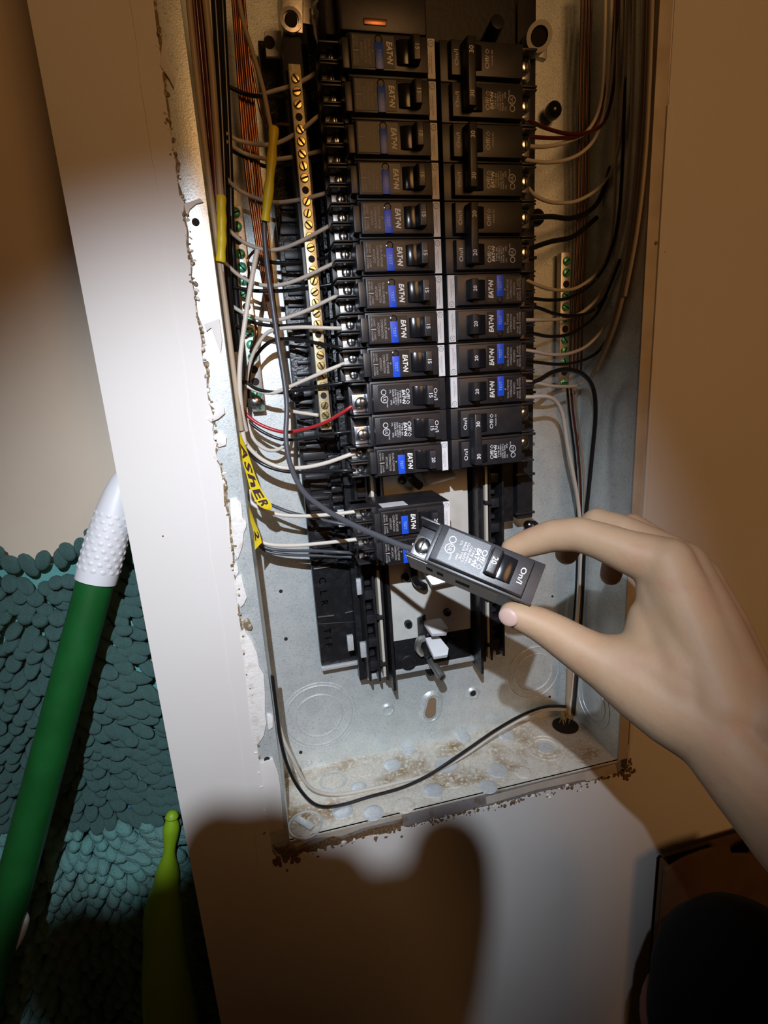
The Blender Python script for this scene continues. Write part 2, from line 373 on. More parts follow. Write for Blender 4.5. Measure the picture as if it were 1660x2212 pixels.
# back plate: embossed concentric knock-outs, holes, dimples, keyhole
def ring(c, d, R, r, m, name='knockout_ring'): return inbox(MB().torus(c, d, R, r, 56, 8).build(name, m, None, 0, True))
c = at(690, 1546, DB); ring(c, (0,1,0), 0.0365, 0.0011, 'galvanized_clean'); ring(c, (0,1,0), 0.0255, 0.0010, 'galvanized_clean'); ring(c, (0,1,0), 0.0400, 0.0006, 'galvanized')
c = at(1153, 1453, DB); ring(c, (0,1,0), 0.0335, 0.0010, 'galvanized_clean'); ring(c, (0,1,0), 0.0245, 0.0010, 'galvanized_clean')
for x, y, r in ((607,1277,.0019),(618,1380,.0019),(650,1625,.0019),(1194,1288,.0014),(1188,1505,.0016)):
    p = at(x, y, DB); inbox(MB().lathe(p, (0,-1,0), [(r,-0.0002),(r,0.0004)], 16).build('screw_hole', 'hole_dark'))
def dimple(x, y, R, holemat):
    p = at(x, y, DB)
    o = inbox(MB().lathe(p, (0,-1,0), [(R*1.9,0),(R*1.7,0.0012),(R*1.35,0.0026),(R*1.15,0.0028),(R,0.0020),(R*.9,0.0006)], 28).build('mounting_dimple', 'galvanized', None, 0, True))
    inbox(MB().lathe(p, (0,-1,0), [(R*.80,0.0),(R*.80,0.0012)], 20).build('screw_hole', holemat)); return o
dimple(838, 1533, 0.0046, 'galvanized'); dimple(1022, 1497, 0.0044, 'hole_dark')
p = at(936, 1588, DB); inbox(MB().torus(p, (0,1,0), 0.0032, 0.0006, 24, 6).build('knockout_ring', 'galvanized_clean', None, 0, True))
p = at(668, 1648, DB); inbox(MB().torus(p, (0,1,0), 0.0032, 0.0006, 24, 6).build('knockout_ring', 'galvanized_clean', None, 0, True))
k0 = at(934, 1515, DB); k1 = at(930, 1540, DB)
def stadium(a, b, ra, rb, n=12):
    d = (b-a).normalized(); ang = math.atan2(d.z, d.x); out = []
    for i in range(n+1): t = ang + math.pi/2 + math.pi*i/n; out.append(a + Vector((math.cos(t)*ra, 0, math.sin(t)*ra)))
    for i in range(n+1): t = ang - math.pi/2 + math.pi*i/n; out.append(b + Vector((math.cos(t)*rb, 0, math.sin(t)*rb)))
    return out
mb = MB(); prev = None
for R, h in ((.0150,0),(.0120,0.0022),(.0098,0.0030),(.0088,0.0018)):
    ringp = [q + Vector((0,-h,0)) for q in stadium(k0, k1, R*.92, R*.92)]
    b = len(mb.v); mb.v += [tuple(q) for q in ringp]; n = len(ringp)
    if prev is not None: mb.f += [(prev+i, prev+(i+1) % n, b+(i+1) % n, b+i) for i in range(n)]
    prev = b
inbox(mb.build('keyhole_dimple', 'galvanized', None, 0, True))
inbox(MB().slab([q + Vector((0,-0.0005,0)) for q in stadium(k0, k1, .0050, .0066)], (0,0.0004,0)).build('keyhole', 'hole_wood'))
# bottom plate: punched discs
def disc(x, y, R, m='galvanized_clean', h=0.0010, ringed=False):
    p = at_z(x, y, ZB)
    o = inbox(MB().lathe(p, (0,0,1), [(R,-0.0003),(R,h*.6),(R*.94,h),(R*.5,h*1.15),(0.0004,h*1.2)], 30).build('knockout_disc', m, None, 0, True))
    if ringed: inbox(MB().torus(p, (0,0,1), R*1.16, 0.0013, 40, 8).build('knockout_ring', 'galvanized_clean', None, 0, True))
    return p
for a in ((788,1664,.0100),(848,1653,.0098),(829,1697,.0108),(740,1751,.0106),(807,1757,.0102),(875,1740,.0106),(883,1621,.008),(1002,1594,.0085),(1055,1700,.0098),(1076,1664,.0108),(1096,1632,.0106),(1095,1590,.0092),(937,1708,.0100),(1130,1668,.009),(775,1702,.0085)):
    disc(*a, m=random.choice(['galvanized_clean','galvanized_clean','galvanized_bottom']))
disc(720, 1686, .0118, 'galvanized_bottom', 0.0008, True); p657 = disc(660, 1782, .0140, 'galvanized_bottom', 0.0008, True)
for x, y, Rs in ((964,1654,(.013,.019,.026,.033)),(1179,1615,(.0095,.0145,.020))):
    p = at_z(x, y, ZB)
    inbox(MB().lathe(p, (0,0,1), [(Rs[0]*.92,-0.0003),(Rs[0]*.92,0.0008),(0.0004,0.0010)], 30).build('knockout_disc', 'galvanized_clean', None, 0, True))
    for R in Rs: ring(p, (0,0,1), R, 0.0009, 'galvanized_bottom')
# bent tab on the front corner knock-out
a = at_z(640, 1768, ZB + .004); b = at_z(676, 1790, ZB + .004)
dv = (b-a).normalized(); sv = Vector((0,0,1)).cross(dv)*0.0035
inbox(MB().slab([a-sv, b-sv, b+sv, a+sv], (0,0,0.0016)).build('bent_tab', 'galvanized_clean', None, 0.0004))
# knocked-out opening with the sheathed cable, and faint arcs on the right side plate
p = at_z(1222, 1568, ZB); inbox(MB().lathe(p, (0,0,1), [(.0150,0.0),(.0150,0.0009)], 30).build('open_knockout', 'hole_dark'))
p = Vector((XR, .048, at_x(1300, 1530, XR).z)); inbox(MB().torus(p, (1,0,0), .030, .0007, 40, 6).build('knockout_ring', 'galvanized_clean', None, 0, True)); inbox(MB().torus(p, (1,0,0), .022, .0007, 40, 6).build('knockout_ring', 'galvanized_clean', None, 0, True))
# screw hole in the left lip
for x, y in ((423,480),(577,1640)):
    p = at(x, y, 0.0013); inbox(MB().lathe(p, (0,-1,0), [(.0026,-.0003),(.0026,.0003)], 16).build('screw_hole', 'hole_dark'))

# ================================================================== BUS ASSEMBLY
S = 0.001
XC = -0.027
bus = thing('bus_assembly', 'black plastic bus base with comb rails and white insulator plate', 'bus assembly', (XC, DB, -0.504))
def onbus(o, par=None):
    o.parent = par or bus
    o.matrix_parent_inverse = Matrix.Translation((-XC, -DB, 0.504)); return o
def bb(*a): return MB(S).box(*a)
onbus(bb(-106, 52, 64, 76, -504, 100).build('tray', 'base_plastic', None, 0.0008))
onbus(bb(-106, 52, 76, 91, -490, 100).build('tray_foot', 'black_matte', None, 0.0008))
onbus(bb(-98, 45, 60, 64, -503, -497).build('tray_highlight', 'galvanized_clean', None, 0.0006))  # pale bar: highlight along the black ledge put into its colour
for s in (-1, 1):
    def X(a, b): q = sorted((-27 + s*a, -27 + s*b)); return q[0], q[1]
    onbus(bb(*X(46, 49), 40, 64, -508, 32).build('rail', 'base_plastic', None, 0.0005))
    onbus(bb(*X(51.5, 54.5), 46, 64, -498, 32).build('rail_wall', 'black_plastic', None, 0.0004))
    onbus(bb(*X(54.8, 57.4), 43, 60, -492, 32).build('rail_strip', 'rail_cream', None, 0.0003))
    onbus(bb(*X(60, 62), 46, 64, -498, 32).build('rail_wall', 'black_plastic', None, 0.0004))
    onbus(bb(*X(71, 73), 40, 64, -492, 32).build('rail_wall', 'base_plastic', None, 0.0004))
    for k in range(22):
        z = -484 + k*25.4
        if z > 10: break
        onbus(bb(*X(62, 71), 46, 60, z, z + 9).build('comb_tooth', 'black_plastic', None, 0.0007))
        onbus(bb(*X(63, 69), 52, 62, z + 12.5, z + 16.5).build('comb_tooth', 'black_plastic', None, 0.0006))
        if k % 2 == 0: onbus(bb(*X(54, 60.6), 41, 47, z + 5, z + 9).build('strip_clip', 'black_plastic', None, 0.0005))
# white insulator plate with its screws
plate = onbus(bb(-75, 15, 56, 62, -462, -40).build('insulator_plate', 'insulator_white', None, 0.0004))
for x, y in ((882,1347),(977,1377),(869,1037),(966,1322),(876,1246)):
    p = at(x, y, 0.055); onbus(MB().lathe(p + Vector((0,.002,0)), (0,-1,0), [(.0040,0),(.0042,.004),(.0030,.0062),(.001,.0066)], 16).build('plate_screw', 'black_gloss', None, 0, True))
# floor below the plate: rough black with a boss
onbus(bb(-74, 15, 60, 64.5, -497, -464).build('textured_floor', 'base_plastic', None, 0.0004))
p = at(884, 1432, .060); onbus(MB().lathe(p, (0,-1,0), [(.009,0),(.008,.0012),(.0045,.0012),(.004,.0002)], 24).build('floor_boss', 'black_matte', None, 0, True))
# stab posts: black holders, pale blades, rod and screw
def blade(px, ys, th): return MB().slab([at(x, y, Y) for (x, y), Y in zip(px, ys)], th)
for dz, nm in ((0, 0), (0.0505, 1), (0.1516, 2)):
    off = Vector((0, 0, dz))
    if nm == 0:
        onbus(MB().slab([at(901,1335,.055), at(912,1332,.042), at(916,1372,.042), at(926,1420,.042), at(922,1425,.055), at(905,1410,.055)], (0.005,0.004,0)).build('stab_holder', 'black_plastic', None, 0.0006))
        onbus(blade([(914,1341),(953,1335),(969,1357),(966,1367),(934,1369)], [.044,.038,.018,.018,.022], (0,0.002,-0.004)).build('bus_stab', 'sticker_white', None, 0.0005))
        onbus(blade([(919,1378),(947,1372),(970,1400),(968,1414),(938,1419)], [.044,.038,.018,.018,.022], (0,0.002,-0.004)).build('bus_stab', 'sticker_white', None, 0.0005))
        onbus(MB().tube(spline([at(912,1412,.052), at(903,1400,.046), at(906,1384,.042), at(918,1378,.042)], 5), .0035, 8).build('holder_lug', 'aluminium', None, 0, True))
    else:
        a = at(901,1335,.055) + off; 
        onbus(MB().tube(spline([a + Vector((-.001,0,.010)), a + Vector((-.004,-.012,.006)), a + Vector((-.003,-.016,-.004)), a + Vector((.006,-.012,-.013))], 6), .0042, 8).build('stab_holder', 'black_gloss', None, 0, True))
        onbus(MB(1).slab([a + Vector((.004,-.004,.008)), a + Vector((.030,-.010,.010)), a + Vector((.038,-.024,-.004)), a + Vector((.012,-.018,-.010))], (0,.0025,-.003)).build('bus_stab', 'aluminium', None, 0.0005))
onbus(MB().cyl(at(930,1424,.056), at(955,1463,.022), .0043, .0043, 18).build('guide_rod', 'aluminium', None, 0.0004))
onbus(MB().cyl(at(955,1463,.0222), at(957,1465,.0212), .0028, .0028, 14).build('rod_bore', 'hole_dark'))
p = at(932, 1448, .064); onbus(MB().lathe(p, (0,-1,0), [(.0062,-.002),(.0062,.002),(.0045,.0036),(.001,.004)], 18).build('tray_screw', 'black_gloss', None, 0, True))
# left carrier of the neutral bar: dark strip lying near the back plate
carrier = onbus(bb(-143, -101, 74, 86, -487, 60).build('bar_carrier', 'base_plastic', None, 0.0012))
onbus(bb(-128, -114, 38, 74, -250, 45).build('bar_carrier_web', 'black_plastic', None, 0.001))
for x0, y0, x1, y1 in ((678,1229,713,1224),(687,1333,722,1329),(746,1324,762,1320),(700,1064,727,1064),(686,1348,780,1342)):
    a = at(x0, y0, .0735); b = at(x1, y1, .0735); onbus(MB().tube([a, b], .0013 if y0 != 1348 else .0005, 8).build('carrier_rib', 'black_plastic', None, 0, True))
onbus(bb(-143.5, -101, 71, 86, -490, -485.5).build('carrier_rib', 'galvanized_clean', None, 0.0015))  # bottom ledge in pale metal: its edge highlight is coloured in
random.seed(3)
for k in range(34):       # cells and ridges moulded on the carrier
    z = 40 - k*9.6 - 100
    if z < -380: break
    w = random.choice([3, 5, 7]); onbus(bb(-141 + random.uniform(0,4), -120, 70.5, 75, z, z + w).build('carrier_cell', 'black_plastic', None, 0.0006))
    onbus(bb(-118, -108, 60 + random.uniform(0,8), 75, z - 2, z + 3.5).build('carrier_cell', 'base_plastic', None, 0.0006))
for s_, z in (('C', -392), ('L', -405), ('R', -416), ('T', -447), ('I', -455), ('F', -463)):
    vs, fs = text_geo(s_, 10, 0.0, 0.0, 0.5); onbus(MB(S).add([(-134 + p.y, 73.8, z - p.x) for p in vs], fs).build('moulded_mark', 'black_plastic'))
for x, y in ((778,1268),(786,1405),(738,1120),(758,1390),(765,948)):   # pale markers beside the comb
    p = at(x, y, .046); onbus(MB().box(p.x - .003, p.x + .003, p.y, p.y + .004, p.z - .008, p.z + .008).build('slot_marker', 'galvanized_clean', None, 0.0004))
# right-hand cover panels and the rivets in both carriers
onbus(bb(53, 66, 60, 86, -352, 95).build('side_cover', 'base_plastic', None, 0.001)); onbus(bb(69, 86, 57, 88, -350, 95).build('side_cover', 'black_plastic', None, 0.001))
for k in range(7): onbus(bb(66, 87, 54, 60, -345 + k*40, -342.5 + k*40).build('cover_rib', 'black_plastic', None, 0.0005))
def rivet(x, y, Y, R=.0075):
    p = at(x, y, Y); onbus(MB().lathe(p + Vector((0,.008,0)), (0,-1,0), [(R*.8,0),(R,.006),(R*.92,.010),(R*.5,.0125),(.0005,.013)], 22).build('round_rivet', 'black_gloss', None, 0, True))
for q in ((640,852,.070),(683,1197,.070),(1150,1138,.060),(1197,238,.080),(1160,470,.060)): rivet(*q)

# ================================================================== LETTERED CIRCUIT BREAKERS
def lettering(lines, m, name, par):
    mb = MB(S)
    for L in lines: put_text(mb, *L[:5], **(L[5] if len(L) > 5 else {}))
    return mb.build(name, m, par)
def screw(par, u, v, n, R=4.0, m='steel', name='terminal_screw'):
    o = MB(S).lathe((u, v, n), (0,0,1), [(R*.9,-3),(R,0),(R,1.4),(R*.75,2.4),(R*.3,2.7)], 18).build(name, m, par, 0, True)
    MB(S).box(u - R*.95, u + R*.95, v - .45, v + .45, n + 2.0, n + 2.85).build('screw_slot', 'dark_slot', o)
    return o
def handle(par, rating, on=True, u0=0.0, wide=7.2, dbl=False):
    if on: arc = [(-29.5,-.5),(-28.8,1.0),(-25.5,2.4),(-21,2.6),(-20,0),(-20,-.5)]; hd = [(-21.3,-1),(-20.2,8.2),(-19.4,9.0),(-15.2,9.3),(-14.6,8.6),(-13.4,-1)]; tv = -17.3
    else: arc = [(-14.5,-.5),(-15.2,1.0),(-18.5,2.4),(-23,2.6),(-24,0),(-24,-.5)]; hd = [(-22.7,-1),(-23.8,8.2),(-24.6,9.0),(-28.8,9.3),(-29.4,8.6),(-30.6,-1)]; tv = -26.7
    MB(S).prism([(v, n) for v, n in arc], 'x', u0 - wide, u0 + wide).build('handle_slide', 'black_gloss', par, 0.0003)
    h = MB(S).prism(hd, 'x', u0 - wide, u0 + wide).build('handle', 'black_plastic', par, 0.0006)
    return h, tv
def pocket(mb, u0, u1):
    """open terminal cup of moulded walls at the wire end"""
    mb.box(u0, u0 + 1.3, -80, -61, -44, -14); mb.box(u1 - 1.3, u1, -80, -61, -44, -14)
    mb.box(u0, u1, -80, -61, -50, -32)
    mb.hexa([(u0,-64.5,-44),(u1,-64.5,-44),(u1,-61,-44),(u0,-61,-44)], [(u0,-63,-16),(u1,-63,-16),(u1,-61,-14),(u0,-61,-14)])
def body_mb(u0=0.0, deep=52):
    mb = MB(S)
    mb.box(u0 - 12.45, u0 + 12.45, -62, 0, -deep, -5.4)
    mb.hexa([(u0-11.2,-61.6,-5.4),(u0+11.2,-61.6,-5.4),(u0+11.2,-5.8,-5.4),(u0-11.2,-5.8,-5.4)], [(u0-10.5,-60.9,0),(u0+10.5,-60.9,0),(u0+10.5,-6.6,0),(u0-10.5,-6.6,0)])
    return mb
def make_test_breaker(rating):
    t = thing('circuit_breaker', 'x', 'circuit breaker')
    mb = body_mb(); pocket(mb, -12.2, -.4); pocket(mb, .4, 12.2); mb.box(-12.3, 12.3, -66, -61.9, -50, -12.5)
    mb.box(-8.8, 8.8, -66, -61, -14, -3.0)
    mb.build('housing', 'black_plastic', t, 0.00045)
    MB(S).box(-9.3, 9.3, -59.8, -30.6, -.2, .35).build('printed_label', 'label_black', t)
    lettering([('EAT\u2022N', 5.4, .2, -34.2, .38, dict(bold=.2, shear=.18, width=13.2))], 'brand_white', 'brand_lettering', t)
    lettering([('LOAD', 2.1, -5, -56.6, .38, dict(width=5.5)), ('NEUTRAL', 1.9, -5, -58.7, .38, dict(width=7.2)), ('LOAD', 2.1, 4.8, -56.6, .38, dict(width=5.5)), ('POWER', 1.9, 4.8, -58.7, .38, dict(width=7.0)),
               ('AFCI/GFCI', 2.5, 0, -53.6, .38, dict(width=9.5)), ('COMBINATION', 2.5, 0, -50.9, .38, dict(width=13.5)), ('DUAL PURPOSE', 2.5, 0, -48.2, .38, dict(width=14.5)), ('BI', 1.9, 0, -45.8, .38)], 'ink_faded', 'label_lettering', t)
    MB(S).box(-.35, .35, -59.4, -55.4, .3, .42).build('label_divider', 'ink_faded', t)
    b = MB(S).box(-5.2, 10.3, -44.3, -38.6, -.3, 1.0).build('test_button', 'test_blue', t, 0.0002)
    lettering([('TEST', 3.4, 2.6, -41.5, 1.05, dict(width=7.2))], 'test_ink', 'test_lettering', b)
    MB(S).lathe((-7.0, -41.4, -.2), (0,0,1), [(2.9,0),(2.9,.5),(2.2,.7),(1.6,.2),(.2,.1)], 18).build('button_dimple', 'black_gloss', t, 0, True)
    h, tv = handle(t, rating)
    lettering([(rating, 4.2, 0, tv, 9.35, dict(bold=.06))], 'ink_white', 'rating_lettering', h)
    st = MB(S).box(-11.9, 11.9, -5.7, -.2, -5.2, -3.9).build('edge_sticker', 'sticker_white', t)
    lettering([('UNDERWRITERS', 1.4, 2.5, -3.0, -3.85, dict(width=13)), ('LISTED', 1.2, 2.0, -4.4, -3.85, dict(width=8))], 'ink_grey', 'sticker_lettering', st)
    MB(S).torus((-9, -3, -3.85), (0,0,1), 1.9, .22, 20, 5).build('sticker_mark', 'ink_grey', st); lettering([('A', 2.4, -9, -3, -3.84)], 'ink_grey', 'sticker_mark', st)
    for u in (-6.3, 6.3):
        MB(S).box(u - 4.4, u + 4.4, -77, -65.5, -33, -27).build('terminal_clamp', 'aluminium', t, 0.0003)
        screw(t, u, -70.5, -25.5, 3.8)
    return t
def std_face(t, u0, rating, on, full=True):
    if full:
        lettering([('Off/', 4.4, u0 - 1.8, -33.4, .06, dict(bold=.03, width=8.2)), ('TYPE BR', 1.9, u0, -39.4, .06, dict(width=10)), ('120/240V~', 1.9, u0 + .6, -41.3, .06, dict(width=11)),
                   ('CU/AL 60/75\u00b0C', 1.9, u0, -43.2, .06, dict(width=12)), ('HACR TYPE', 1.9, u0 - .6, -45.1, .06, dict(width=10.5)), ('SWD', 1.7, u0 + 4, -47.0, .06), ('CTL', 1.7, u0 - 4.4, -47.4, .06),
                   ('LISTED', 1.3, u0 + 5.5, -50.2, .06)], 'ink_white', 'face_lettering', t)
        lettering([('EAT\u2022N', 3.6, u0, -36.7, .06, dict(bold=.12, shear=.18, width=11))], 'brand_white', 'brand_lettering', t)
        mk = MB(S).torus((u0 + 1.2, -52.2, .05), (0,0,1), 2.7, .32, 26, 5); put_text(mk, 'UL', 3.2, u0 + 1.2, -52.2, .06); mk.build('approval_mark', 'ink_white', t)
        MB(S).torus((u0 - 4.2, -52.6, .05), (0,0,1), 1.9, .3, 20, 5).build('approval_mark', 'ink_white', t)
    else:
        lettering([('Off/', 4.4, u0 - 1.8, -33.4, .06, dict(bold=.03, width=8.2)), ('MADE IN', 1.5, u0 + 1, -37.2, .06, dict(width=9))], 'ink_white', 'face_lettering', t)
    dm = MB(S); dm.torus((u0 + 4.6, -33.4, .05), (0,0,1), 1.45, .3, 4, 5); dm.build('off_mark', 'ink_white', t)
    lettering([('On/I', 4.4, u0, -10.4, .06, dict(bold=.03, width=9.5))], 'ink_white', 'on_lettering', t)
def std_terminal(t, u0):
    MB(S).box(u0 - 3.5, u0 + 10.5, -75, -64.5, -24, -15.5).build('terminal_clamp', 'steel', t, 0.0006)
    screw(t, u0 + 3.2, -69, -13.5, 4.8)
def std_body(u0):
    mb = body_mb(u0, 46)
    mb.box(u0 - 12.3, u0 - 10.9, -76, -61, -44, -6.5); mb.box(u0 + 10.9, u0 + 12.3, -76, -61, -44, -6.5)
    mb.box(u0 - 12.3, u0 + 12.3, -76, -61, -46, -24); mb.box(u0 - 12.3, u0 + 12.3, -64.2, -61, -44, -6.5)
    return mb
def make_plain_breaker(rating, on=True):
    t = thing('circuit_breaker', 'x', 'circuit breaker')
    std_body(0).build('housing', 'black_plastic', t, 0.00045)
    MB(S).box(-9.6, 9.6, -57, -31.5, -.15, .03).build('printed_panel', 'black_plastic', t)
    std_face(t, 0, rating, on)
    h, tv = handle(t, rating, on)
    lettering([(rating, 4.4, 0, tv, 9.35, dict(bold=.06))], 'ink_white', 'rating_lettering', h)
    std_terminal(t, 0)
    return t
def make_double_breaker(rating):
    t = thing('double_circuit_breaker', 'x', 'circuit breaker')
    for k, u0 in enumerate((-12.7, 12.7)):
        std_body(u0).build('housing', 'black_plastic', t, 0.00045)
        std_face(t, u0, rating, True, full=(k == 0)); std_terminal(t, u0)
        MB(S).prism([(-29.5,-.5),(-28.8,1.0),(-25.5,2.4),(-21,2.6),(-20,0),(-20,-.5)], 'x', u0 - 7.2, u0 + 7.2).build('handle_slide', 'black_gloss', t, 0.0003)
    h = MB(S).prism([(-21.6,-1),(-20.6,9.6),(-19.8,10.4),(-14.9,10.6),(-14.2,9.9),(-13.2,-1)], 'x', -20.5, 20.5).build('handle_tie', 'black_plastic', t, 0.0007)
    for u in (-13.5, 12.5): lettering([(rating, 4.6, u, -17.2, 10.65, dict(bold=.08))], 'ink_white', 'rating_lettering', h)
    return t
YB = -0.0130
ML = Matrix(((0,1,0),(0,0,-1),(-1,0,0))).to_4x4()     # columns: reading direction, up the breaker, outward
MR = Matrix(((0,-1,0),(0,0,-1),(1,0,0))).to_4x4()
def seat(o, side, row, pair=False):
    z = 0.0127 - 0.0254*row - (0.0127 if pair else 0)
    o.matrix_world = Matrix.Translation((-0.0275 if side == 'L' else -0.0235, YB, z)) @ (ML if side == 'L' else MR)
protos = {}
def put_breaker(kind, rating, side, row, label, group, pair=False):
    key = (kind, rating)
    if key not in protos:
        o = protos[key] = {'test': make_test_breaker, 'plain': make_plain_breaker, 'double': make_double_breaker}[kind](rating)
    else: o = copy_tree(protos[key])
    seat(o, side, row, pair); tag(o, label, group=group); return o
od = ['topmost', 'second', 'third', 'fourth', 'fifth', 'sixth', 'seventh', 'eighth', 'ninth']
LG = 'breakers in the left column'; RG = 'breakers in the right column'
for i in range(9):
    put_breaker('test', '15', 'L', i, 'black breaker marked 15 with blue TEST button, %s in the left column' % (od[i] if i == 0 else od[i] + ' from the top'), LG)
put_breaker('plain', '15', 'L', 9, 'plain black breaker marked On 15 with the red wire in its terminal', LG)
put_breaker('plain', '15', 'L', 10, 'plain black breaker marked On 15 directly below the one with the red wire', LG)
put_breaker('test', '20', 'L', 11, 'black breaker marked 20 with blue TEST button just above the empty slot', LG)
b13 = put_breaker('test', '20', 'L', 13, 'black TEST breaker below the empty slot with white sticker on its upper side', LG)
MB(S).box(-12.62, -12.44, -58, -36, -22, -7).build('side_sticker', 'sticker_white', b13)
put_breaker('test', '20', 'L', 14, 'lowest breaker of the left column, partly hidden behind the held breaker', LG)
put_breaker('double', '30', 'R', 0, 'topmost double-pole breaker of the right column, in near darkness', RG, True)
put_breaker('double', '30', 'R', 2, 'double-pole breaker with 30 on its dark handle tie, second from top at right', RG, True)
put_breaker('double', '20', 'R', 4, 'double-pole breaker with 20 on its handle tie, right column', RG, True)
for i, w in enumerate(('directly below the double-pole 20', 'second of the four singles', 'third of the four singles', 'just above the lowest double-pole 30')):
    put_breaker('test', '20', 'R', 6 + i, 'black breaker marked 20 with blue TEST button at right, ' + w, RG)
put_breaker('double', '30', 'R', 10, 'lowest double-pole breaker of the right column, marked On and 30 twice', RG, True)
# the loose breaker in the hand
held = make_plain_breaker('20', on=False)
held.matrix_world = Matrix.Translation((-0.03868192, -0.179478, -0.31352466)) @ Matrix(((-0.55481049,0.78175788,-0.28467514),(-0.31990534,-0.51631591,-0.79440447),(-0.76801426,-0.34967483,0.536546))).to_4x4()
tag(held, 'loose black breaker marked 20 and On, held between thumb and finger')
MB(S).box(12.44, 12.7, -75, -18, -44, -10).build('side_label', 'insulator_white', held)
for v, w in ((-55, 4), (-48, 4), (-36, 9)): MB(S).box(12.6, 12.85, v - 8, v - 8 + w, -28 - (v + 55)*.1, -20 - (v + 55)*.1).build('side_slot', 'hole_dark', held)

# ================================================================== NEUTRAL AND GROUND BARS, LUGS
def term_bar(name, label, cat, x, y, z0, z1, w, pitch, m, sm, skip=(), d=0.006):
    t = thing(name, label, cat, (x, y, z0))
    MB().box(-w/2, w/2, 0, d, 0, z1 - z0).build('bar', m, t, 0.0005)
    base = MB().lathe((0, 0, 0), (0,-1,0), [(w*.36,-.001),(w*.36,.0008),(w*.30,.0013),(w*.05,.0014)], 16).mesh('bar_screw', sm, 0, True)
    hole = MB().lathe((0, 0, 0), (0,-1,0), [(w*.30,-.0003),(w*.30,.0002)], 14).mesh('bar_hole', 'dark_slot')
    slot = MB().box(-w*.30, w*.30, -.0017, -.0010, -.0006, .0006).mesh('screw_slot', 'dark_slot')
    n = int((z1 - z0)/pitch)
    for k in range(n):
        z = pitch*(k + .5)
        if k in skip: o = link('bar_hole', hole, t); o.location = (0, 0, z); continue
        o = link('bar_screw', base, t); o.location = (0, 0, z); o.rotation_euler = (0, random.uniform(0, 3), 0)
        link('screw_slot', slot, o)
    return t
term_bar('neutral_bar', 'long brass neutral bar full of screws, left of the breakers', 'terminal bar', -0.1215, 0.030, -0.2405, 0.024, 0.0088, 0.0081, 'brass', 'brass_screw', (3, 9, 16, 22, 28))
gx = at(540, 740, .078)
term_bar('ground_bar', 'ground bar with green screws on the back plate behind the left wires', 'terminal bar', -0.1755, 0.078, -0.2235, -0.055, 0.0115, 0.0105, 'aluminium', 'green_screw', (2, 3, 8, 13), 0.008)
MB().lathe(at(552, 868, .078), (0,-1,0), [(.0062,-.002),(.0062,.002),(.0045,.0035),(.001,.004)], 18).build('mounting_screw', 'steel', None, 0, True)
D.objects['mounting_screw']['label'] = 'bright steel screw head at the foot of the left ground bar'; D.objects['mounting_screw']['category'] = 'screw'
gp = at(1222, 700, .080)
term_bar('ground_bar', 'shaded ground bar with green screws behind the right-hand wires', 'terminal bar', gp.x, 0.080, at(1222,838,.08).z, at(1205,545,.08).z, 0.0115, 0.0105, 'aluminium', 'green_screw', (1, 5, 9), 0.008)
# lugs at the dark top of the panel
lug = thing('neutral_lug', 'aluminium lug block with a set-screw hole at the dark top left', 'lug', at(640, 60, .05))
def rel(o, t): o.parent = t; o.matrix_parent_inverse = Matrix.Translation(-t.location); return o
rel(MB().slab([at(603,-60,.035), at(655,-60,.035), at(655,72,.035), at(612,64,.035)], (0,.035,0)).build('lug_block', 'aluminium', None, 0.001), lug)
rel(MB().slab([at(655,-60,.045), at(728,-60,.045), at(728,42,.045), at(690,56,.045), at(655,50,.045)], (0,.003,0)).build('lug_strap', 'aluminium', None, 0.0008), lug)
rel(MB().slab([at(672,0,.038), at(694,0,.038), at(691,70,.038), at(687,100,.038), at(678,70,.038)], (0,.003,0)).build('pointed_tab', 'aluminium', None, 0.0006), lug)
p = at(629, 44, .035); rel(MB().lathe(p, (0,-1,0), [(.008,-.002),(.008,.0015),(.0055,.0018),(.005,-.001)], 22).build('set_screw', 'aluminium', None, 0, True), lug); rel(MB().lathe(p, (0,-1,0), [(.0046,0),(.0046,.0012)], 18).build('screw_bore', 'hole_dark'), lug)
p = at(690, 24, .037); rel(MB().lathe(p, (0,-1,0), [(.0055,-.002),(.0055,.003),(.003,.005),(.001,.005)], 18).build('strap_screw', 'steel', None, 0, True), lug)
t = thing('white_tab', 'small pale square tab with a black hole at the upper left', 'plate', at(592, 92, .06))
rel(MB().slab([at(571,66,.058), at(608,66,.058), at(612,122,.058), at(576,122,.058)], (0,.003,0)).build('plate', 'insulator_white', None, 0.0005), t)
rel(MB().lathe(at(582, 92, .058), (0,-1,0), [(.0042,0),(.0042,.0008)], 16).build('plate_hole', 'hole_dark'), t)
t = thing('service_lug', 'pale cylindrical lug with an open socket at the dark top right', 'lug', at(1162, 90, .06))
rel(MB().slab([at(1132,56,.062), at(1186,62,.062), at(1182,128,.062), at(1132,112,.062)], (0,.006,0)).build('lug_base', 'aluminium', None, 0.0008), t)
a = at(1150, 98, .060); d = (at(1166, 78, .020) - a)
rel(MB().lathe(a, d, [(.0098,0),(.0098,d.length),(.0066,d.length),(.0062,d.length*.5)], 26).build('socket', 'insulator_white', None, 0, True), t)
rel(MB().lathe(a + d*.5, d, [(.0060,0),(.0061,d.length*.46)], 20).build('socket_bore', 'hole_dark'), t)
t = thing('main_lug', 'bright metal main lug with a black post across it, top of right column', 'lug', at(1066, 80, .02))
rel(MB().slab([at(990,64,.02), at(1062,46,.02), at(1048,100,.02), at(1040,104,.02), at(1030,76,.02), at(992,80,.02)], (0,.004,0)).build('lug_plate', 'aluminium', None, 0.0008), t)
rel(MB().slab([at(1078,52,.015), at(1102,56,.015), at(1094,104,.015), at(1066,98,.015)], (0,.006,0)).build('lug_plate', 'aluminium', None, 0.0008), t)
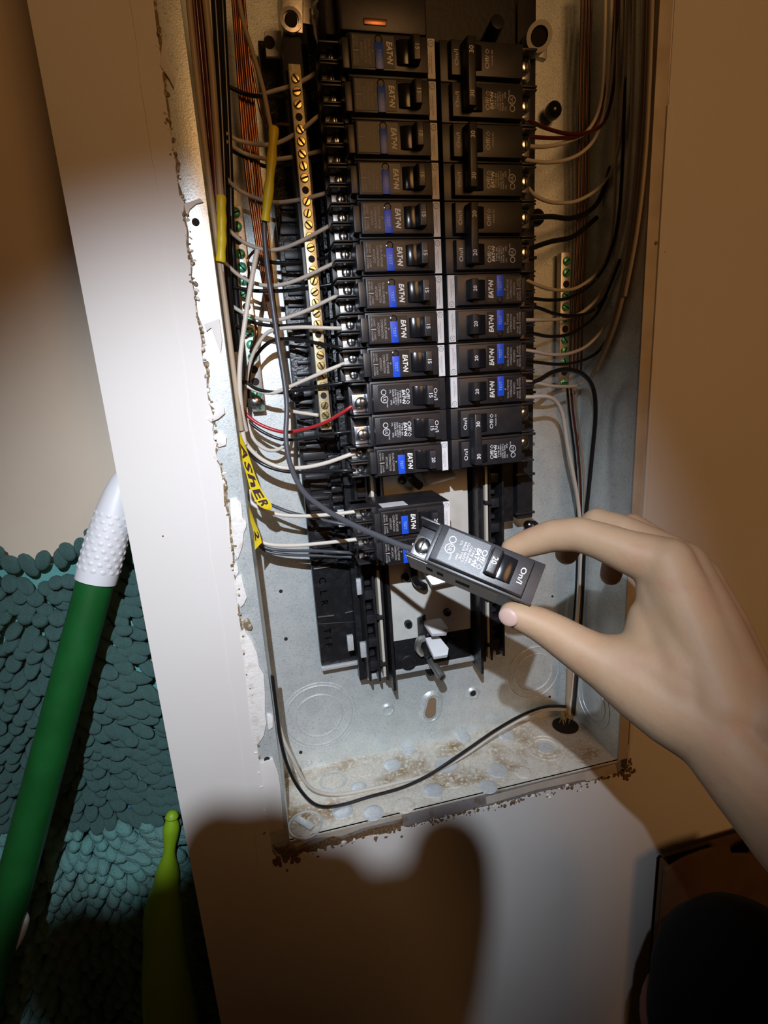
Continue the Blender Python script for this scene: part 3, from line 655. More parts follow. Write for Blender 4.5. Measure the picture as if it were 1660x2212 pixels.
rel(MB().slab([at(1064,38,.012), at(1088,40,.012), at(1086,56,.012), at(1066,54,.012)], (0,.004,0)).build('lug_plate', 'aluminium', None, 0.0006), t)
a = at(1046, 108, .012); rel(MB().cyl(a, at(1076, 46, -.012), .0058, .0050, 16).build('black_post', 'black_plastic', None, 0.0006), t)
t = thing('upper_cover', 'black moulded cover above the breakers at the top edge', 'cover', (XC, 0.04, 0.05))
rel(MB(S).box(-100, 45, 12, 62, 34, 110).build('cover_block', 'black_matte', None, 0.002), t)
rel(MB(S).box(-92, -30, -2, 20, 30, 60).build('cover_step', 'black_plastic', None, 0.002), t)
tag(MB().slab([at(784,36,-.003), at(838,40,-.003), at(836,56,-.003), at(786,52,-.003)], (0,.004,0)).build('copper_tab', 'copper', None, 0.0012), 'short copper tab above the topmost left breaker', 'tab')
tag(MB().slab([at(1034,-20,.02), at(1098,-20,.02), at(1090,18,.02), at(1070,30,.02), at(1034,24,.02)], (0,.006,0)).build('bus_plate', 'aluminium', None, 0.001), 'pale metal plate cut by the top edge above the right column', 'plate')

# ================================================================== WIRES
def wire(name, m, pts, r, label, group=None, cat='wire', n=8):
    """pts = (x, y, distance of the wire from the wall face into the box)"""
    def inside(x, y, Y):          # keep the run inside the sheet-metal box
        p = at(x, y, Y)
        if Y > 0 and p.x > XR - r - .002: p = at_x(x, y, XR - r - .002)
        if Y > 0 and p.x < XL + r + .001 and x > 380: p.x = XL + r + .001
        if Y > 0 and p.z < ZB + r + .001 and x > 500: p.z = ZB + r + .001
        return p
    P = spline([inside(x, y, Y) for x, y, Y in pts], n)
    return tag(MB().tube(P, r, 10).build(name, m, None, 0, True), label, cat, group)
W, K = 0.00155, 0.00150
LW = 'wires on the left of the breakers'; RWG = 'wires on the right of the breakers'
# neutral pigtails sweeping from the left gutter to the breakers
wire('white_wire', 'wire_white', [(560,208,.05),(588,198,.045),(640,182,.035),(690,154,.028),(735,128,.028)], W, 'dim white wire highest on the left, crossing the top of the brass bar', LW)
wire('white_wire', 'wire_white', [(487,288,.045),(520,305,.05),(575,313,.045),(612,304,.04),(655,278,.03),(690,250,.026),(745,215,.028)], W, 'white wire passing behind the upper end of the yellow tape', LW)
wire('white_wire', 'wire_white', [(487,305,.045),(530,332,.055),(585,344,.05),(640,338,.04),(697,325,.03),(750,305,.03)], W, 'white wire running almost level behind the yellow taped cable', LW)
wire('white_wire', 'wire_white', [(488,384,.04),(515,410,.05),(560,430,.055),(600,437,.05),(650,431,.035),(702,418,.026),(752,402,.03)], W, 'white wire passing below the middle of the yellow tape', LW)
wire('white_wire', 'wire_white', [(489,492,.04),(525,522,.045),(565,538,.045),(605,538,.04),(650,521,.03),(710,489,.022),(745,470,.03)], W, 'white wire looping just below the end of the yellow tape', LW)
wire('white_wire', 'wire_white', [(484,565,.04),(515,594,.045),(550,612,.045),(590,617,.04),(640,606,.03),(717,571,.02),(752,556,.03)], W, 'white wire sagging to the level of the seventh left breaker', LW)
wire('white_wire', 'wire_white', [(484,640,.045),(505,663,.05),(545,684,.05),(595,692,.042),(655,674,.03),(722,642,.02),(755,630,.03)], W, 'white wire sagging just above the bright reflection, reaching the eighth breaker', LW)
wire('white_wire', 'wire_white', [(528,900,.06),(531,840,.055),(540,785,.05),(560,740,.042),(588,714,.036),(650,707,.025),(730,709,.018),(756,704,.024)], W, 'white wire arching up beside the green screws to the eighth left breaker', LW)
wire('white_wire', 'wire_white', [(530,832,.05),(555,844,.048),(590,849,.042),(625,836,.034),(680,812,.022),(735,789,.016),(760,780,.024)], W, 'white wire rising across the brass bar to the ninth left breaker', LW)
wire('white_wire', 'wire_white', [(612,884,.055),(640,890,.045),(688,897,.034)], W, 'short white wire entering the lower end of the brass bar', LW)
wire('white_wire', 'wire_white', [(531,880,.05),(540,930,.05),(558,960,.052),(585,973,.055),(610,966,.06),(624,940,.065),(627,900,.07),(624,870,.075)], W, 'white wire making a small closed loop on the back plate', LW)
wire('white_wire', 'wire_white', [(505,820,.03),(510,900,.03),(528,950,.032),(560,988,.036),(605,1009,.036),(655,1010,.028),(705,1000,.02),(757,982,.012),(785,974,.022)], 0.0018, 'bright white wire curving to the TEST breaker above the empty slot', LW)
wire('white_wire', 'wire_white', [(520,1060,.05),(540,1084,.046),(570,1102,.042),(615,1113,.036),(680,1114,.026),(768,1105,.014),(790,1098,.022)], 0.0017, 'white wire under the yellow lettered flag, to the breaker below the slot', LW)
wire('white_wire', 'wire_white', [(540,1150,.05),(562,1168,.044),(590,1177,.04),(640,1178,.032),(700,1173,.024),(770,1165,.014),(795,1160,.024)], 0.0017, 'lowest white wire, running to the last left breaker', LW)
# hot wires
wire('black_wire', 'wire_black', [(490,185,.05),(530,203,.05),(565,208,.048),(625,207,.045),(680,190,.04),(740,178,.04)], K, 'black wire in the dark at the upper left, under the highest white wire', LW)
wire('black_wire', 'wire_black', [(492,320,.055),(540,345,.06),(580,360,.058),(640,352,.045),(740,330,.035)], K, 'black wire behind the lower half of the yellow tape', LW)
wire('black_wire', 'wire_black', [(560,560,.055),(600,568,.05),(650,566,.045),(740,550,.03)], K, 'black wire level with the sixth left breaker', LW)
wire('black_wire', 'wire_black', [(485,615,.055),(550,628,.05),(620,628,.045),(680,620,.035),(750,608,.03)], K, 'black wire level with the seventh left breaker', LW)
wire('black_wire', 'wire_black', [(500,665,.06),(530,690,.055),(580,703,.05),(640,702,.042),(755,690,.022)], K, 'black wire sagging just under the eighth breaker\'s white wire', LW)
wire('black_wire', 'wire_black', [(536,860,.070),(540,800,.066),(556,765,.058),(585,738,.052),(625,732,.044),(680,740,.030),(740,752,.018),(770,757,.026)], K, 'black wire arching over the bright reflection to the ninth breaker', LW)
wire('black_wire', 'wire_black', [(505,800,.05),(530,824,.050),(560,842,.046),(605,848,.040),(650,842,.030),(700,833,.022),(748,825,.018),(765,815,.026)], K, 'black wire crossing in front of the brass bar above the red wire', LW)
wire('red_wire', 'wire_red', [(510,870,.05),(532,894,.048),(562,917,.046),(610,933,.042),(650,929,.034),(700,914,.022),(745,888,.012),(768,871,.012),(784,862,.02)], K, 'red wire sweeping to the plain breaker marked 15', LW)
wire('black_wire', 'wire_black', [(515,885,.05),(535,908,.05),(570,934,.048),(615,950,.045),(670,945,.035),(725,936,.022),(785,928,.022)], K, 'black wire hanging just below the red wire', LW)
wire('black_wire', 'wire_black', [(510,930,.04),(530,966,.040),(560,998,.040),(605,1016,.036),(655,1020,.030),(750,1016,.014),(785,1018,.022)], K, 'glossy black wire beneath the bright white wire above the empty slot', LW)
wire('black_wire', 'wire_grey', [(580,1088,.042),(625,1106,.040),(680,1119,.030),(740,1132,.020),(785,1138,.024)], K, 'grey-black wire coming from under the yellow lettered flag', LW)
wire('black_wire', 'wire_grey', [(545,1160,.048),(570,1181,.046),(610,1189,.042),(680,1190,.030),(740,1193,.020),(790,1196,.026)], K, 'upper of two grey-black wires below the lowest white wire', LW)
wire('black_wire', 'wire_grey', [(545,1168,.052),(575,1190,.050),(620,1198,.046),(690,1200,.036),(760,1203,.026)], K, 'lower of two grey-black wires below the lowest white wire', LW)
# the long lead down to the held breaker and its yellow tape
wire('taped_cable', 'wire_tan', [(508,-60,.030),(524,40,.030),(545,110,.028),(568,190,.024),(580,250,.020),(588,290,.016)], 0.0017, 'thin tan lead running down into the top of the yellow tape', LW)
wire('grey_lead', 'wire_grey', [(588,290,.018),(582,380,.018),(571,470,.020),(576,560,.020),(588,650,.018),(601,740,.016),(614,820,.013),(620,880,.010),(618,945,.004),(628,1005,-.006),(655,1060,-.022),(700,1098,-.042),(760,1132,-.066),(830,1163,-.092),(885,1184,-.116),(912,1180,-.132)], 0.00205, 'long dark grey lead hanging down to the terminal of the held breaker', LW, n=10)
tape = thing('yellow_tape', 'yellow tape wrapped around the cable at the upper left', 'tape', at(585, 370, .016))
P = spline([at(x, y, Y) for x, y, Y in ((592,276,.015),(588,330,.014),(582,400,.015),(573,478,.018))], 8)
rel(MB().tube(P, [.0034 + .0004*math.sin(i*.8) for i in range(len(P))], 14).build('tape_sleeve', 'tape_yellow', None, 0, True), tape)
tape = thing('yellow_tape', 'yellow tape around the tan cables close to the left lip', 'tape', at(478, 490, .02))
P = spline([at(x, y, Y) for x, y, Y in ((478,424,.016),(479,470,.015),(479,520,.015),(477,566,.016))], 8)
rel(MB().tube(P, [.0034 + .0003*math.sin(i*.9) for i in range(len(P))], 14).build('tape_sleeve', 'tape_yellow', None, 0, True), tape)
wire('tan_wire', 'wire_white', [(556,540,.022),(545,598,.020),(531,685,.018),(520,770,.018),(518,830,.020),(523,890,.026),(532,930,.034)], 0.0019, 'tan wire hanging in front of the left ground bar', LW)
# gutter bundle along the left side plate
for i, (pts, m, r, lb) in enumerate([
    ([(404,-40,.010),(420,120,.012),(440,290,.014),(456,420,.016),(470,560,.018),(480,700,.020),(500,850,.022),(515,930,.026)], 'wire_tan', .0021, 'tan cable nearest the torn wall edge, running down beside the lip'),
    ([(440,-40,.012),(455,110,.014),(466,260,.016),(474,380,.016),(478,430,.016)], 'wire_tan', .0024, 'tan cable entering the top of the left yellow tape'),
    ([(428,-40,.016),(444,130,.018),(456,270,.018),(466,400,.018),(473,520,.020),(480,640,.022),(496,790,.024),(512,880,.03)], 'wire_maroon', .0022, 'dark red wire between the tan cables at the upper left'),
    ([(414,-40,.020),(432,160,.022),(448,330,.022),(462,480,.024),(470,600,.026)], 'wire_maroon', .0020, 'dark red wire pressed behind the left lip'),
    ([(477,560,.018),(481,640,.020),(492,760,.022),(510,880,.026),(530,960,.03)], 'wire_white', .0019, 'cream wire leaving the bottom of the left yellow tape'),
    ([(462,-40,.030),(474,160,.034),(482,320,.036),(488,480,.040),(494,620,.045),(506,760,.05)], 'wire_black', .0030, 'thick black cable behind the tan ones in the left gutter'),
    ([(478,-40,.040),(488,160,.044),(496,340,.048),(502,520,.052),(512,660,.058),(524,800,.06),(532,900,.062)], 'wire_black', .0026, 'black cable deepest in the left gutter'),
    ]): wire('gutter_cable', m, pts, r, lb, LW)
for i in range(7):
    o = i*5.0; wire('copper_wire', 'copper', [(500+o*.8,-40,.052+.002*(i%3)),(512+o*.9,130,.054+.002*(i%2)),(522+o,260,.058),(534+o+random.uniform(-3,3),380,.060),(546+o*.9,470,.062),(560+o*.8,560,.064),(574+o*.6,640,.068),(588+o*.4,705,.072)], .0011, 'bare copper ground wire in the bundle behind the yellow taped cable', 'bare copper bundle')
for i, pts in enumerate([[(548,690,.07),(555,715,.066),(552,735,.068),(541,760,.076)], [(552,540,.066),(536,560,.06),(538,590,.064),(533,640,.076)], [(508,700,.05),(525,712,.058),(541,718,.074)], [(540,120,.06),(570,260,.065),(612,268,.05),(640,270,.036)]]):
    wire('copper_wire', 'copper', pts, .0011, ['copper wire bent onto the lit part of the left ground bar', 'copper wire hooked onto the dark part of the left ground bar', 'short copper wire end beside the left lip', 'copper wire crossing to the upper end of the brass bar'][i], 'bare copper bundle')
# yellow lettered flags
def flag(label, strip, m='tape_yellow', word=None, wpos=None):
    t = thing('yellow_flag', label, 'tape flag', at(*strip[len(strip)//2][0]))
    A = [at(*s[0]) for s in strip]; B = [at(*s[1]) for s in strip]
    A = spline(A, 5); B = spline(B, 5); mb = MB(); n = len(A)
    off = Vector((0, .0006, 0)); vs = []
    for a, b in zip(A, B): vs += [a, b, a + off, b + off]
    fs = []
    for i in range(n-1):
        k = i*4; q = k+4
        fs += [(k, q, q+1, k+1), (k+2, k+3, q+3, q+2), (k, k+2, q+2, q), (k+1, q+1, q+3, k+3)]
    fs += [(0,1,3,2), ((n-1)*4, (n-1)*4+2, (n-1)*4+3, (n-1)*4+1)]
    mb.add(vs, fs); rel(mb.build('tape_strip', m, None, 0, False), t)
    if word:
        mk = MB(); f0, f1 = wpos; tot = len(word)
        for i, chh in enumerate(word):
            g0, fs_ = text_geo(chh, 1.0, 0.035, 0.0, 0.01)
            u0 = f0 + (f1-f0)*i/tot; u1 = f0 + (f1-f0)*(i+.82)/tot
            xs = [p.x for p in g0]; ys = [p.y for p in g0]; x0, x1, y0, y1 = min(xs), max(xs), min(ys), max(ys)
            out = []
            for p in g0:
                s = u0 + (u1-u0)*(p.x-x0)/(x1-x0); tt = .86 - .72*(p.y-y0)/(y1-y0)
                tt = 1 - tt
                k = min(max(s, 0), .999)*(n-1); i0 = int(k); fr = k - i0
                a = A[i0].lerp(A[i0+1], fr); b = B[i0].lerp(B[i0+1], fr)
                q = a.lerp(b, tt); q.y -= .0005 + p.z*.004; out.append(q)
            mk.add(out, fs_)
        rel(mk.build('handwriting', 'tape_ink'), t)
    return t
flag('long yellow flag of tape hand-lettered AShER beside the left lip', [((516,930,.022),(528,955,.026)),((521,985,.020),(540,990,.024)),((531,1020,.018),(553,1030,.022)),((545,1068,.016),(568,1062,.020)),((560,1092,.015),(586,1088,.019)),((577,1101,.015),(588,1102,.019))], word='AShER', wpos=(.10, .86))
flag('short yellow flag of tape below the lettered one, mostly behind the lip', [((536,1090,.022),(543,1105,.026)),((540,1120,.020),(552,1130,.024)),((548,1150,.018),(561,1152,.022)),((551,1188,.016),(566,1172,.020))], word='2', wpos=(.62, .86))
# right-hand wires
wire('white_wire', 'wire_white', [(1120,598,.02),(1157,614,.02),(1185,624,.03),(1220,627,.04),(1252,619,.05),(1290,590,.06),(1314,545,.065),(1325,480,.065),(1330,380,.06),(1334,200,.055),(1338,-40,.05)], W, 'white wire from the topmost right single breaker, curving up the right side', RWG)
wire('black_wire', 'wire_black', [(1120,640,.02),(1160,646,.02),(1195,648,.03),(1232,642,.04),(1282,610,.055),(1318,550,.062),(1340,440,.06),(1350,200,.055),(1352,-40,.05)], K, 'black wire just below the highest right white wire', RWG)
wire('white_wire', 'wire_white', [(1110,692,.02),(1150,691,.02),(1185,691,.03),(1225,687,.045),(1262,672,.055),(1300,632,.06),(1330,560,.06),(1352,430,.055),(1366,250,.05),(1372,-40,.045)], W, 'white wire level with the second right single breaker', RWG)
wire('black_wire', 'wire_black', [(1112,655,.022),(1160,664,.024),(1200,678,.034),(1240,682,.044),(1278,672,.055),(1308,640,.06),(1340,560,.06)], K, 'black wire joining behind the second right white wire', RWG)
wire('black_wire', 'wire_black', [(1120,712,.02),(1155,721,.02),(1190,727,.03),(1230,722,.045),(1262,704,.055),(1288,680,.06),(1310,640,.062)], K, 'black wire level with the foot of the second right single breaker', RWG)
wire('white_wire', 'wire_white', [(1110,752,.02),(1150,758,.02),(1190,766,.03),(1232,763,.042),(1272,744,.052),(1310,700,.055),(1338,640,.055),(1358,520,.05),(1374,360,.045),(1386,180,.04),(1392,-40,.035)], W, 'white wire level with the third right single breaker, rising along the side plate', RWG)
wire('black_wire', 'wire_black', [(1115,778,.02),(1155,782,.02),(1210,787,.035),(1255,780,.05),(1290,762,.06),(1310,735,.065)], K, 'black wire below the third right white wire', RWG)
wire('white_wire', 'wire_white', [(1125,820,.02),(1160,827,.02),(1195,834,.03),(1240,834,.05),(1258,826,.062)], W, 'short white wire ending at the right ground bar', RWG)
wire('black_wire', 'wire_black', [(1120,832,.02),(1160,823,.02),(1192,805,.026),(1226,798,.032),(1262,810,.038),(1283,843,.044),(1287,900,.048),(1280,980,.05),(1272,1060,.05),(1266,1120,.05),(1262,1200,.05),(1258,1300,.055),(1250,1420,.06),(1240,1540,.066)], 0.0021, 'thick black wire bending down the right side to the hand', RWG)
wire('white_wire', 'wire_white', [(1110,856,.02),(1145,857,.02),(1183,857,.026),(1204,870,.032),(1217,900,.036),(1226,960,.040),(1240,1030,.044),(1250,1090,.048),(1256,1170,.05),(1254,1260,.055),(1246,1360,.06),(1238,1460,.066),(1230,1550,.07)], 0.0019, 'white wire dropping from the lowest single breaker behind the hand', RWG)
wire('red_wire', 'wire_maroon', [(1110,245,.02),(1140,258,.02),(1180,277,.03),(1230,289,.04),(1275,284,.05),(1310,255,.055),(1330,150,.05),(1335,-40,.045)], K, 'dark red wire near the top of the right side', RWG)
wire('red_wire', 'wire_maroon', [(1110,292,.024),(1150,296,.026),(1210,298,.036),(1260,290,.05),(1300,240,.056),(1320,100,.05),(1326,-40,.045)], K, 'second dark red wire just below the first one at right', RWG)
wire('white_wire', 'wire_white', [(1115,308,.022),(1145,316,.022),(1185,316,.034),(1230,305,.045),(1272,280,.052),(1298,220,.055),(1306,100,.05),(1308,-40,.045)], W, 'dim white wire under the dark red wires', RWG)
wire('white_wire', 'wire_white', [(1112,340,.022),(1140,346,.022),(1180,351,.034),(1225,345,.045),(1262,326,.052),(1290,290,.056),(1308,220,.055),(1318,100,.05),(1322,-40,.045)], W, 'dim white wire below the pair of dark red wires, lower one', RWG)
wire('white_wire', 'wire_white', [(1112,385,.022),(1137,402,.02),(1160,425,.024),(1200,438,.034),(1250,433,.046),(1300,400,.056),(1332,340,.058),(1348,220,.055),(1356,-40,.05)], W, 'white wire dipping beside the double-pole 20 breaker', RWG)
wire('black_wire', 'wire_black', [(1112,472,.022),(1150,470,.02),(1190,468,.04),(1240,470,.06),(1290,440,.066),(1320,360,.066)], 0.0022, 'thick black wire at the upper terminal of the double-pole 20', RWG)
wire('black_wire', 'wire_black', [(1112,555,.022),(1150,536,.024),(1190,522,.04),(1240,510,.06),(1290,470,.066)], 0.0022, 'thick black wire at the lower terminal of the double-pole 20', RWG)
for i, pts in enumerate([[(1396,-40,.02),(1388,200,.024),(1378,380,.03),(1362,520,.04),(1335,660,.05),(1300,770,.06),(1278,815,.07)], [(1404,-40,.03),(1396,220,.034),(1380,420,.04),(1358,580,.05),(1330,700,.06),(1290,800,.07)], [(1410,-40,.016),(1404,150,.018),(1394,340,.022),(1376,500,.03),(1350,640,.04)]]):
    wire('tan_cable', 'wire_tan', pts, .0020, ['tan wire sloping along the right side plate to the ground bar', 'deeper tan wire along the right side plate', 'tan wire closest to the right lip'][i], RWG)
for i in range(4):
    x = 1238 + i*7; wire('copper_wire', 'copper_shaded', [(x+20,-40,.07),(x+14,250,.072),(x+10,480,.074),(x+2,640,.076),(x-6+i,800,.080)], .0010, 'thin bare copper wire in the dark right gutter', 'copper wires in the right gutter')
for i in range(3):
    x = 1232 + i*8; wire('ground_lead', ['wire_black','wire_maroon','wire_tan'][i], [(x-6,838,.074),(x,900,.075),(x+12,1000,.076),(x+16,1100,.076),(x+14,1250,.074),(x+4,1400,.072),(1236+i*4,1545,.072)], .0012, ['thin black lead running down the dark right gutter', 'thin dark red lead running down the dark right gutter', 'thin tan lead running down the dark right gutter'][i], RWG)
# the pair lying along the bottom of the box, and the ragged sheath in the bottom opening
wire('black_wire', 'wire_black', [(578,1460,.020),(590,1540,.018),(602,1595,.018),(622,1655,.020),(648,1705,.022),(684,1739,.024),(730,1741,.026),(800,1728,.028),(870,1703,.030),(930,1672,.034),(1000,1626,.040),(1070,1578,.048),(1130,1544,.056),(1180,1526,.064),(1222,1526,.070)], .0017, 'black wire lying in a long curve across the bottom of the box', 'pair of wires across the box bottom')
wire('white_wire', 'wire_white', [(582,1470,.026),(596,1545,.024),(612,1595,.026),(634,1642,.028),(660,1690,.032),(690,1711,.036),(735,1716,.038),(800,1713,.038),(860,1702,.038),(930,1676,.040),(1000,1634,.046),(1070,1586,.053),(1130,1552,.060),(1180,1534,.068),(1224,1533,.072)], .0017, 'white wire lying beside the black one across the bottom of the box', 'pair of wires across the box bottom')
sh = thing('cable_sheath', 'ragged yellowish paper-stuffed cable end in the bottom right opening', 'cable', at(1228, 1556, .072))
rel(MB().tube(spline([at(1232,1440,.066), at(1230,1500,.070), at(1226,1546,.073)], 5), .0036, 10).build('sheath', 'wire_tan', None, 0, True), sh)
mb = MB(); random.seed(11)
for i in range(22):
    a = at(1226 + random.uniform(-12,10), 1543 + random.uniform(-8,6), .072 + random.uniform(-.004,.004))
    mb.tube([a, a + Vector((random.uniform(-.004,.004), random.uniform(-.003,.002), -random.uniform(.003,.012)))], [.0011, .0004], 5)
tag(rel(mb.build('paper_fringe', 'kraft_paper'), sh), kind='stuff')

# ================================================================== HAND
def flesh(name, chains, m, parent=None, voxel=0.0014, smooth=14):
    """one continuous skin: tapered limbs merged into a single surface"""
    mb = MB()
    for ch in chains:
        for (a, ra), (b, rb) in zip(ch[:-1], ch[1:]):
            n = max(2, int((b-a).length/(0.35*min(ra, rb))) + 1)
            pts = [a.lerp(b, k/n) for k in range(n+1)]; rs = [ra + (rb-ra)*k/n for k in range(n+1)]
            for p, r in zip(pts, rs): mb.ellipsoid(p, [(r,0,0),(0,r,0),(0,0,r)], 14, 10)
    me = D.meshes.new(name); me.from_pydata(mb.v, [], mb.f); me.update()
    o = D.objects.new(name, me); COL.objects.link(o)
    md = o.modifiers.new('join', 'REMESH'); md.mode = 'VOXEL'; md.voxel_size = voxel
    sm = o.modifiers.new('soft', 'SMOOTH'); sm.factor = 0.6; sm.iterations = smooth
    dg = bpy.context.evaluated_depsgraph_get(); me2 = D.meshes.new_from_object(o.evaluated_get(dg))
    D.objects.remove(o); D.meshes.remove(me)
    me2.polygons.foreach_set('use_smooth', [True]*len(me2.polygons)); me2.materials.clear(); me2.materials.append(MATS[m])
    return link(name, me2, parent)
def hp(x, y, d, r): return (at_d(x, y, d), r*.001)
chains = [
    # index finger: pad pressing the upper side of the breaker
    [hp(1108,1186,.329,7.6), hp(1140,1174,.325,8.8), hp(1195,1157,.316,9.9), hp(1250,1154,.308,10.3), hp(1300,1169,.301,10.9), hp(1360,1193,.294,12.4), hp(1440,1220,.288,15.2)],
    # middle finger, curled behind
    [hp(1224,1196,.336,7.4), hp(1238,1168,.338,8.0), hp(1290,1128,.326,9.0), hp(1345,1146,.316,9.6), hp(1455,1212,.302,14.0)],
    # ring finger
    [hp(1320,1242,.348,7.2), hp(1330,1200,.352,7.8), hp(1366,1136,.340,8.4), hp(1400,1160,.332,9.0), hp(1490,1236,.314,13.5)],
    # little finger, hidden behind the palm
    [hp(1400,1290,.345,6.6), hp(1420,1230,.348,7.4), hp(1470,1210,.338,8.4), hp(1530,1290,.322,12.5)],
    # thumb
    [hp(1105,1326,.301,7.2), hp(1124,1331,.300,8.4), hp(1165,1348,.298,9.8), hp(1205,1371,.296,11.2), hp(1250,1400,.293,12.6), hp(1315,1438,.288,15.2), hp(1390,1488,.279,18.3), hp(1455,1530,.271,19.8), hp(1560,1582,.259,22.0)],
    # metacarpals and palm
    [hp(1440,1218,.286,14.6), hp(1500,1370,.274,18.0), hp(1560,1530,.260,20.5)],
    [hp(1476,1222,.294,13.6), hp(1528,1360,.278,18.0), hp(1586,1510,.262,19.5)],
    [hp(1506,1250,.306,13.5), hp(1550,1370,.288,17.5), hp(1600,1500,.268,19.0)],
    [hp(1530,1290,.322,12.5), hp(1570,1400,.300,16.0), hp(1606,1505,.276,18.5)],
    # web between thumb and index
    [hp(1428,1276,.288,13.0), hp(1450,1360,.282,16.0), hp(1480,1450,.272,19.0)],
    [hp(1395,1330,.289,9.0), hp(1400,1400,.284,14.0), hp(1440,1460,.276,17.0)],
    [hp(1330,1420,.286,12.5), hp(1400,1440,.280,16.0), hp(1480,1490,.270,19.0)],
    # wrist and forearm
    [hp(1552,1592,.258,20.0), hp(1640,1680,.246,23.5), hp(1760,1800,.232,27.0), hp(2000,2020,.215,32.0), hp(2500,2420,.20,38.0)],
    [hp(1596,1512,.262,20.0), hp(1690,1600,.248,23.5), hp(1810,1730,.234,27.0), hp(2050,1960,.217,32.0), hp(2550,2360,.20,38.0)],
]
person = thing('person', 'right hand and forearm reaching in from the right, pinching a loose breaker', 'person', at_d(1700, 1740, .24))
hand = rel(flesh('hand', chains, 'skin'), person)
# thumbnail, facing the camera
tipc = at_d(1108, 1328, .3005); ax1 = (at_d(1165, 1348, .298) - tipc).normalized(); vw = (CAM - tipc).normalized()
dn = RM @ Vector((0, -1, 0)); nn = (vw*.84 + dn*.30 - ax1*.34).normalized(); ax1 = (ax1 - nn*ax1.dot(nn)).normalized(); ax2 = nn.cross(ax1); nc = tipc + nn*.0066
rel(MB().ellipsoid(nc, [ax1*.0058, ax2*.0052, nn*.0017], 18, 10).build('thumbnail', 'nail', None, 0, True), person)

# ================================================================== PHOTOGRAPHER'S OTHER HAND (unseen; shaped to cast the rounded shadow under the box)
def sp(x, y, t, r): P = at(x, y, 0); return (HEAD + (P - HEAD)*t, r*.001)
tt = .175
k_ = tt/.24
fch = [[sp(478,1862,tt,8.2), sp(500,2010,tt,9.0), sp(540,2140,tt,9.4), sp(600,2330,tt,10)],
       [sp(590,1858,tt,8.4), sp(620,2010,tt,9.2), sp(650,2140,tt,9.4), sp(680,2330,tt,10)],
       [sp(720,1935,tt,8.0), sp(750,2040,tt,9.2), sp(770,2160,tt,9.6), sp(770,2330,tt,10)],
       [sp(974,1862,tt,8.0), sp(972,1960,tt,8.6), sp(945,2100,tt,9.4), sp(880,2330,tt,10)],
       [sp(848,1985,tt,8.0), sp(860,2100,tt,9.0), sp(830,2330,tt,10)],
       [sp(600,2330,tt,10), sp(740,2360,tt,11), sp(880,2330,tt,10)],
       [sp(330,2010,tt,8.0), sp(380,2150,tt,9.0), sp(480,2330,tt,10), sp(600,2400,tt,10)],
       [sp(130,2080,tt,9.0), sp(230,2200,tt,10.0), sp(420,2360,tt,11), sp(600,2400,tt,11)],
       [sp(740,2360,tt,12), sp(760,2900,tt,17)]]
rel(flesh('unseen_hand', fch, 'skin', None, 0.0016, 6), person)
# photographer's body and head, unseen, added to block the room lamp from the wall foot
V = lambda x, y, z, r: (Vector((x, y, z)), r)
we = at_d(2525, 2390, .20); w2 = fch[-1][-1][0]
body = [[V(.0,-.76,-.27,.10), V(.0,-.77,-.50,.105), V(.0,-.78,-.72,.11)], [V(-.08,-.76,-.30,.09), V(-.05,-.77,-.55,.095), V(-.04,-.78,-.74,.10)], [V(.065,-.76,-.30,.075), V(.06,-.77,-.55,.085), V(.06,-.78,-.74,.10)],
        [V(-.12,-.75,-.25,.06), V(.10,-.75,-.26,.055)], [V(.10,-.75,-.27,.052), V(.31,-.66,-.60,.044), (we, .040)], [V(-.12,-.75,-.26,.055), V(-.24,-.66,-.50,.045), (w2, .030)],
        [V(-.03,-.78,-.76,.095), V(-.05,-.80,-1.17,.045)], [V(.10,-.78,-.76,.095), V(.13,-.80,-1.17,.045)]]
rel(flesh('unseen_body', body, 'dark_sweater', None, 0.010, 6), person)
rel(flesh('head', [[V(.0,-.74,-.22,.055), V(-.12,-.69,-.10,.052)], [V(-.17,-.665,-.045,.074), V(-.19,-.650,.02,.084), V(-.195,-.655,.05,.084)], [V(-.205,-.575,-.015,.014), V(-.205,-.565,-.035,.015)]], 'skin', None, 0.006, 6), person)

# ================================================================== LEFT RECESS: chenille mat, pole, lime handle
MY = 0.082
mat_root = thing('chenille_mat', 'teal chenille mat with fat tufts standing against the recess wall', 'mat', (-0.45, MY, -0.75))
def onmat(o): o.parent = mat_root; o.matrix_parent_inverse = Matrix.Translation((0.45, -MY, 0.75)); return o
def mat_y(x, z): return MY - 0.022*max(0, (-0.40 - z)) + 0.008*math.sin(x*26) + 0.006*math.sin(z*31)
def mat_top(x): return at(100, 1205, MY).z + 0.010*math.sin(x*40 + 1) + (x + 0.36)*0.05
mb = MB(); nx, nz = 26, 44; g = []
for i in range(nx+1):
    x = -0.80 + (0.80 - 0.300)*i/nx
    for k in range(nz+1):
        z0 = mat_top(x); z = z0 + (ZF + .002 - z0)*k/nz; g.append((x, mat_y(x, z) + .004, z))
vs = g + [(x, y + .006, z) for x, y, z in g]; N = len(g); fs = []
for i in range(nx):
    for k in range(nz):
        a = i*(nz+1)+k; b = a+nz+1; fs += [(a, a+1, b+1, b), (N+a, N+b, N+b+1, N+a+1)]
for i in range(nx): a = i*(nz+1); b = a+nz+1; fs += [(a, b, N+b, N+a), (a+nz, N+a+nz, N+b+nz, b+nz)]
for k in range(nz): a = k; fs.append((a, N+a, N+a+1, a+1)); a = nx*(nz+1)+k; fs.append((a, a+1, N+a+1, N+a))
onmat(MB().add(vs, fs).build('backing', 'mat_backing', None, 0, True))
tm = MB().ellipsoid((0,0,0), [(1,0,0),(0,1,0),(0,0,1)], 9, 7).mesh('tuft', 'chenille', 0, True)
tufts = []; random.seed(21); pitch = 0.0128
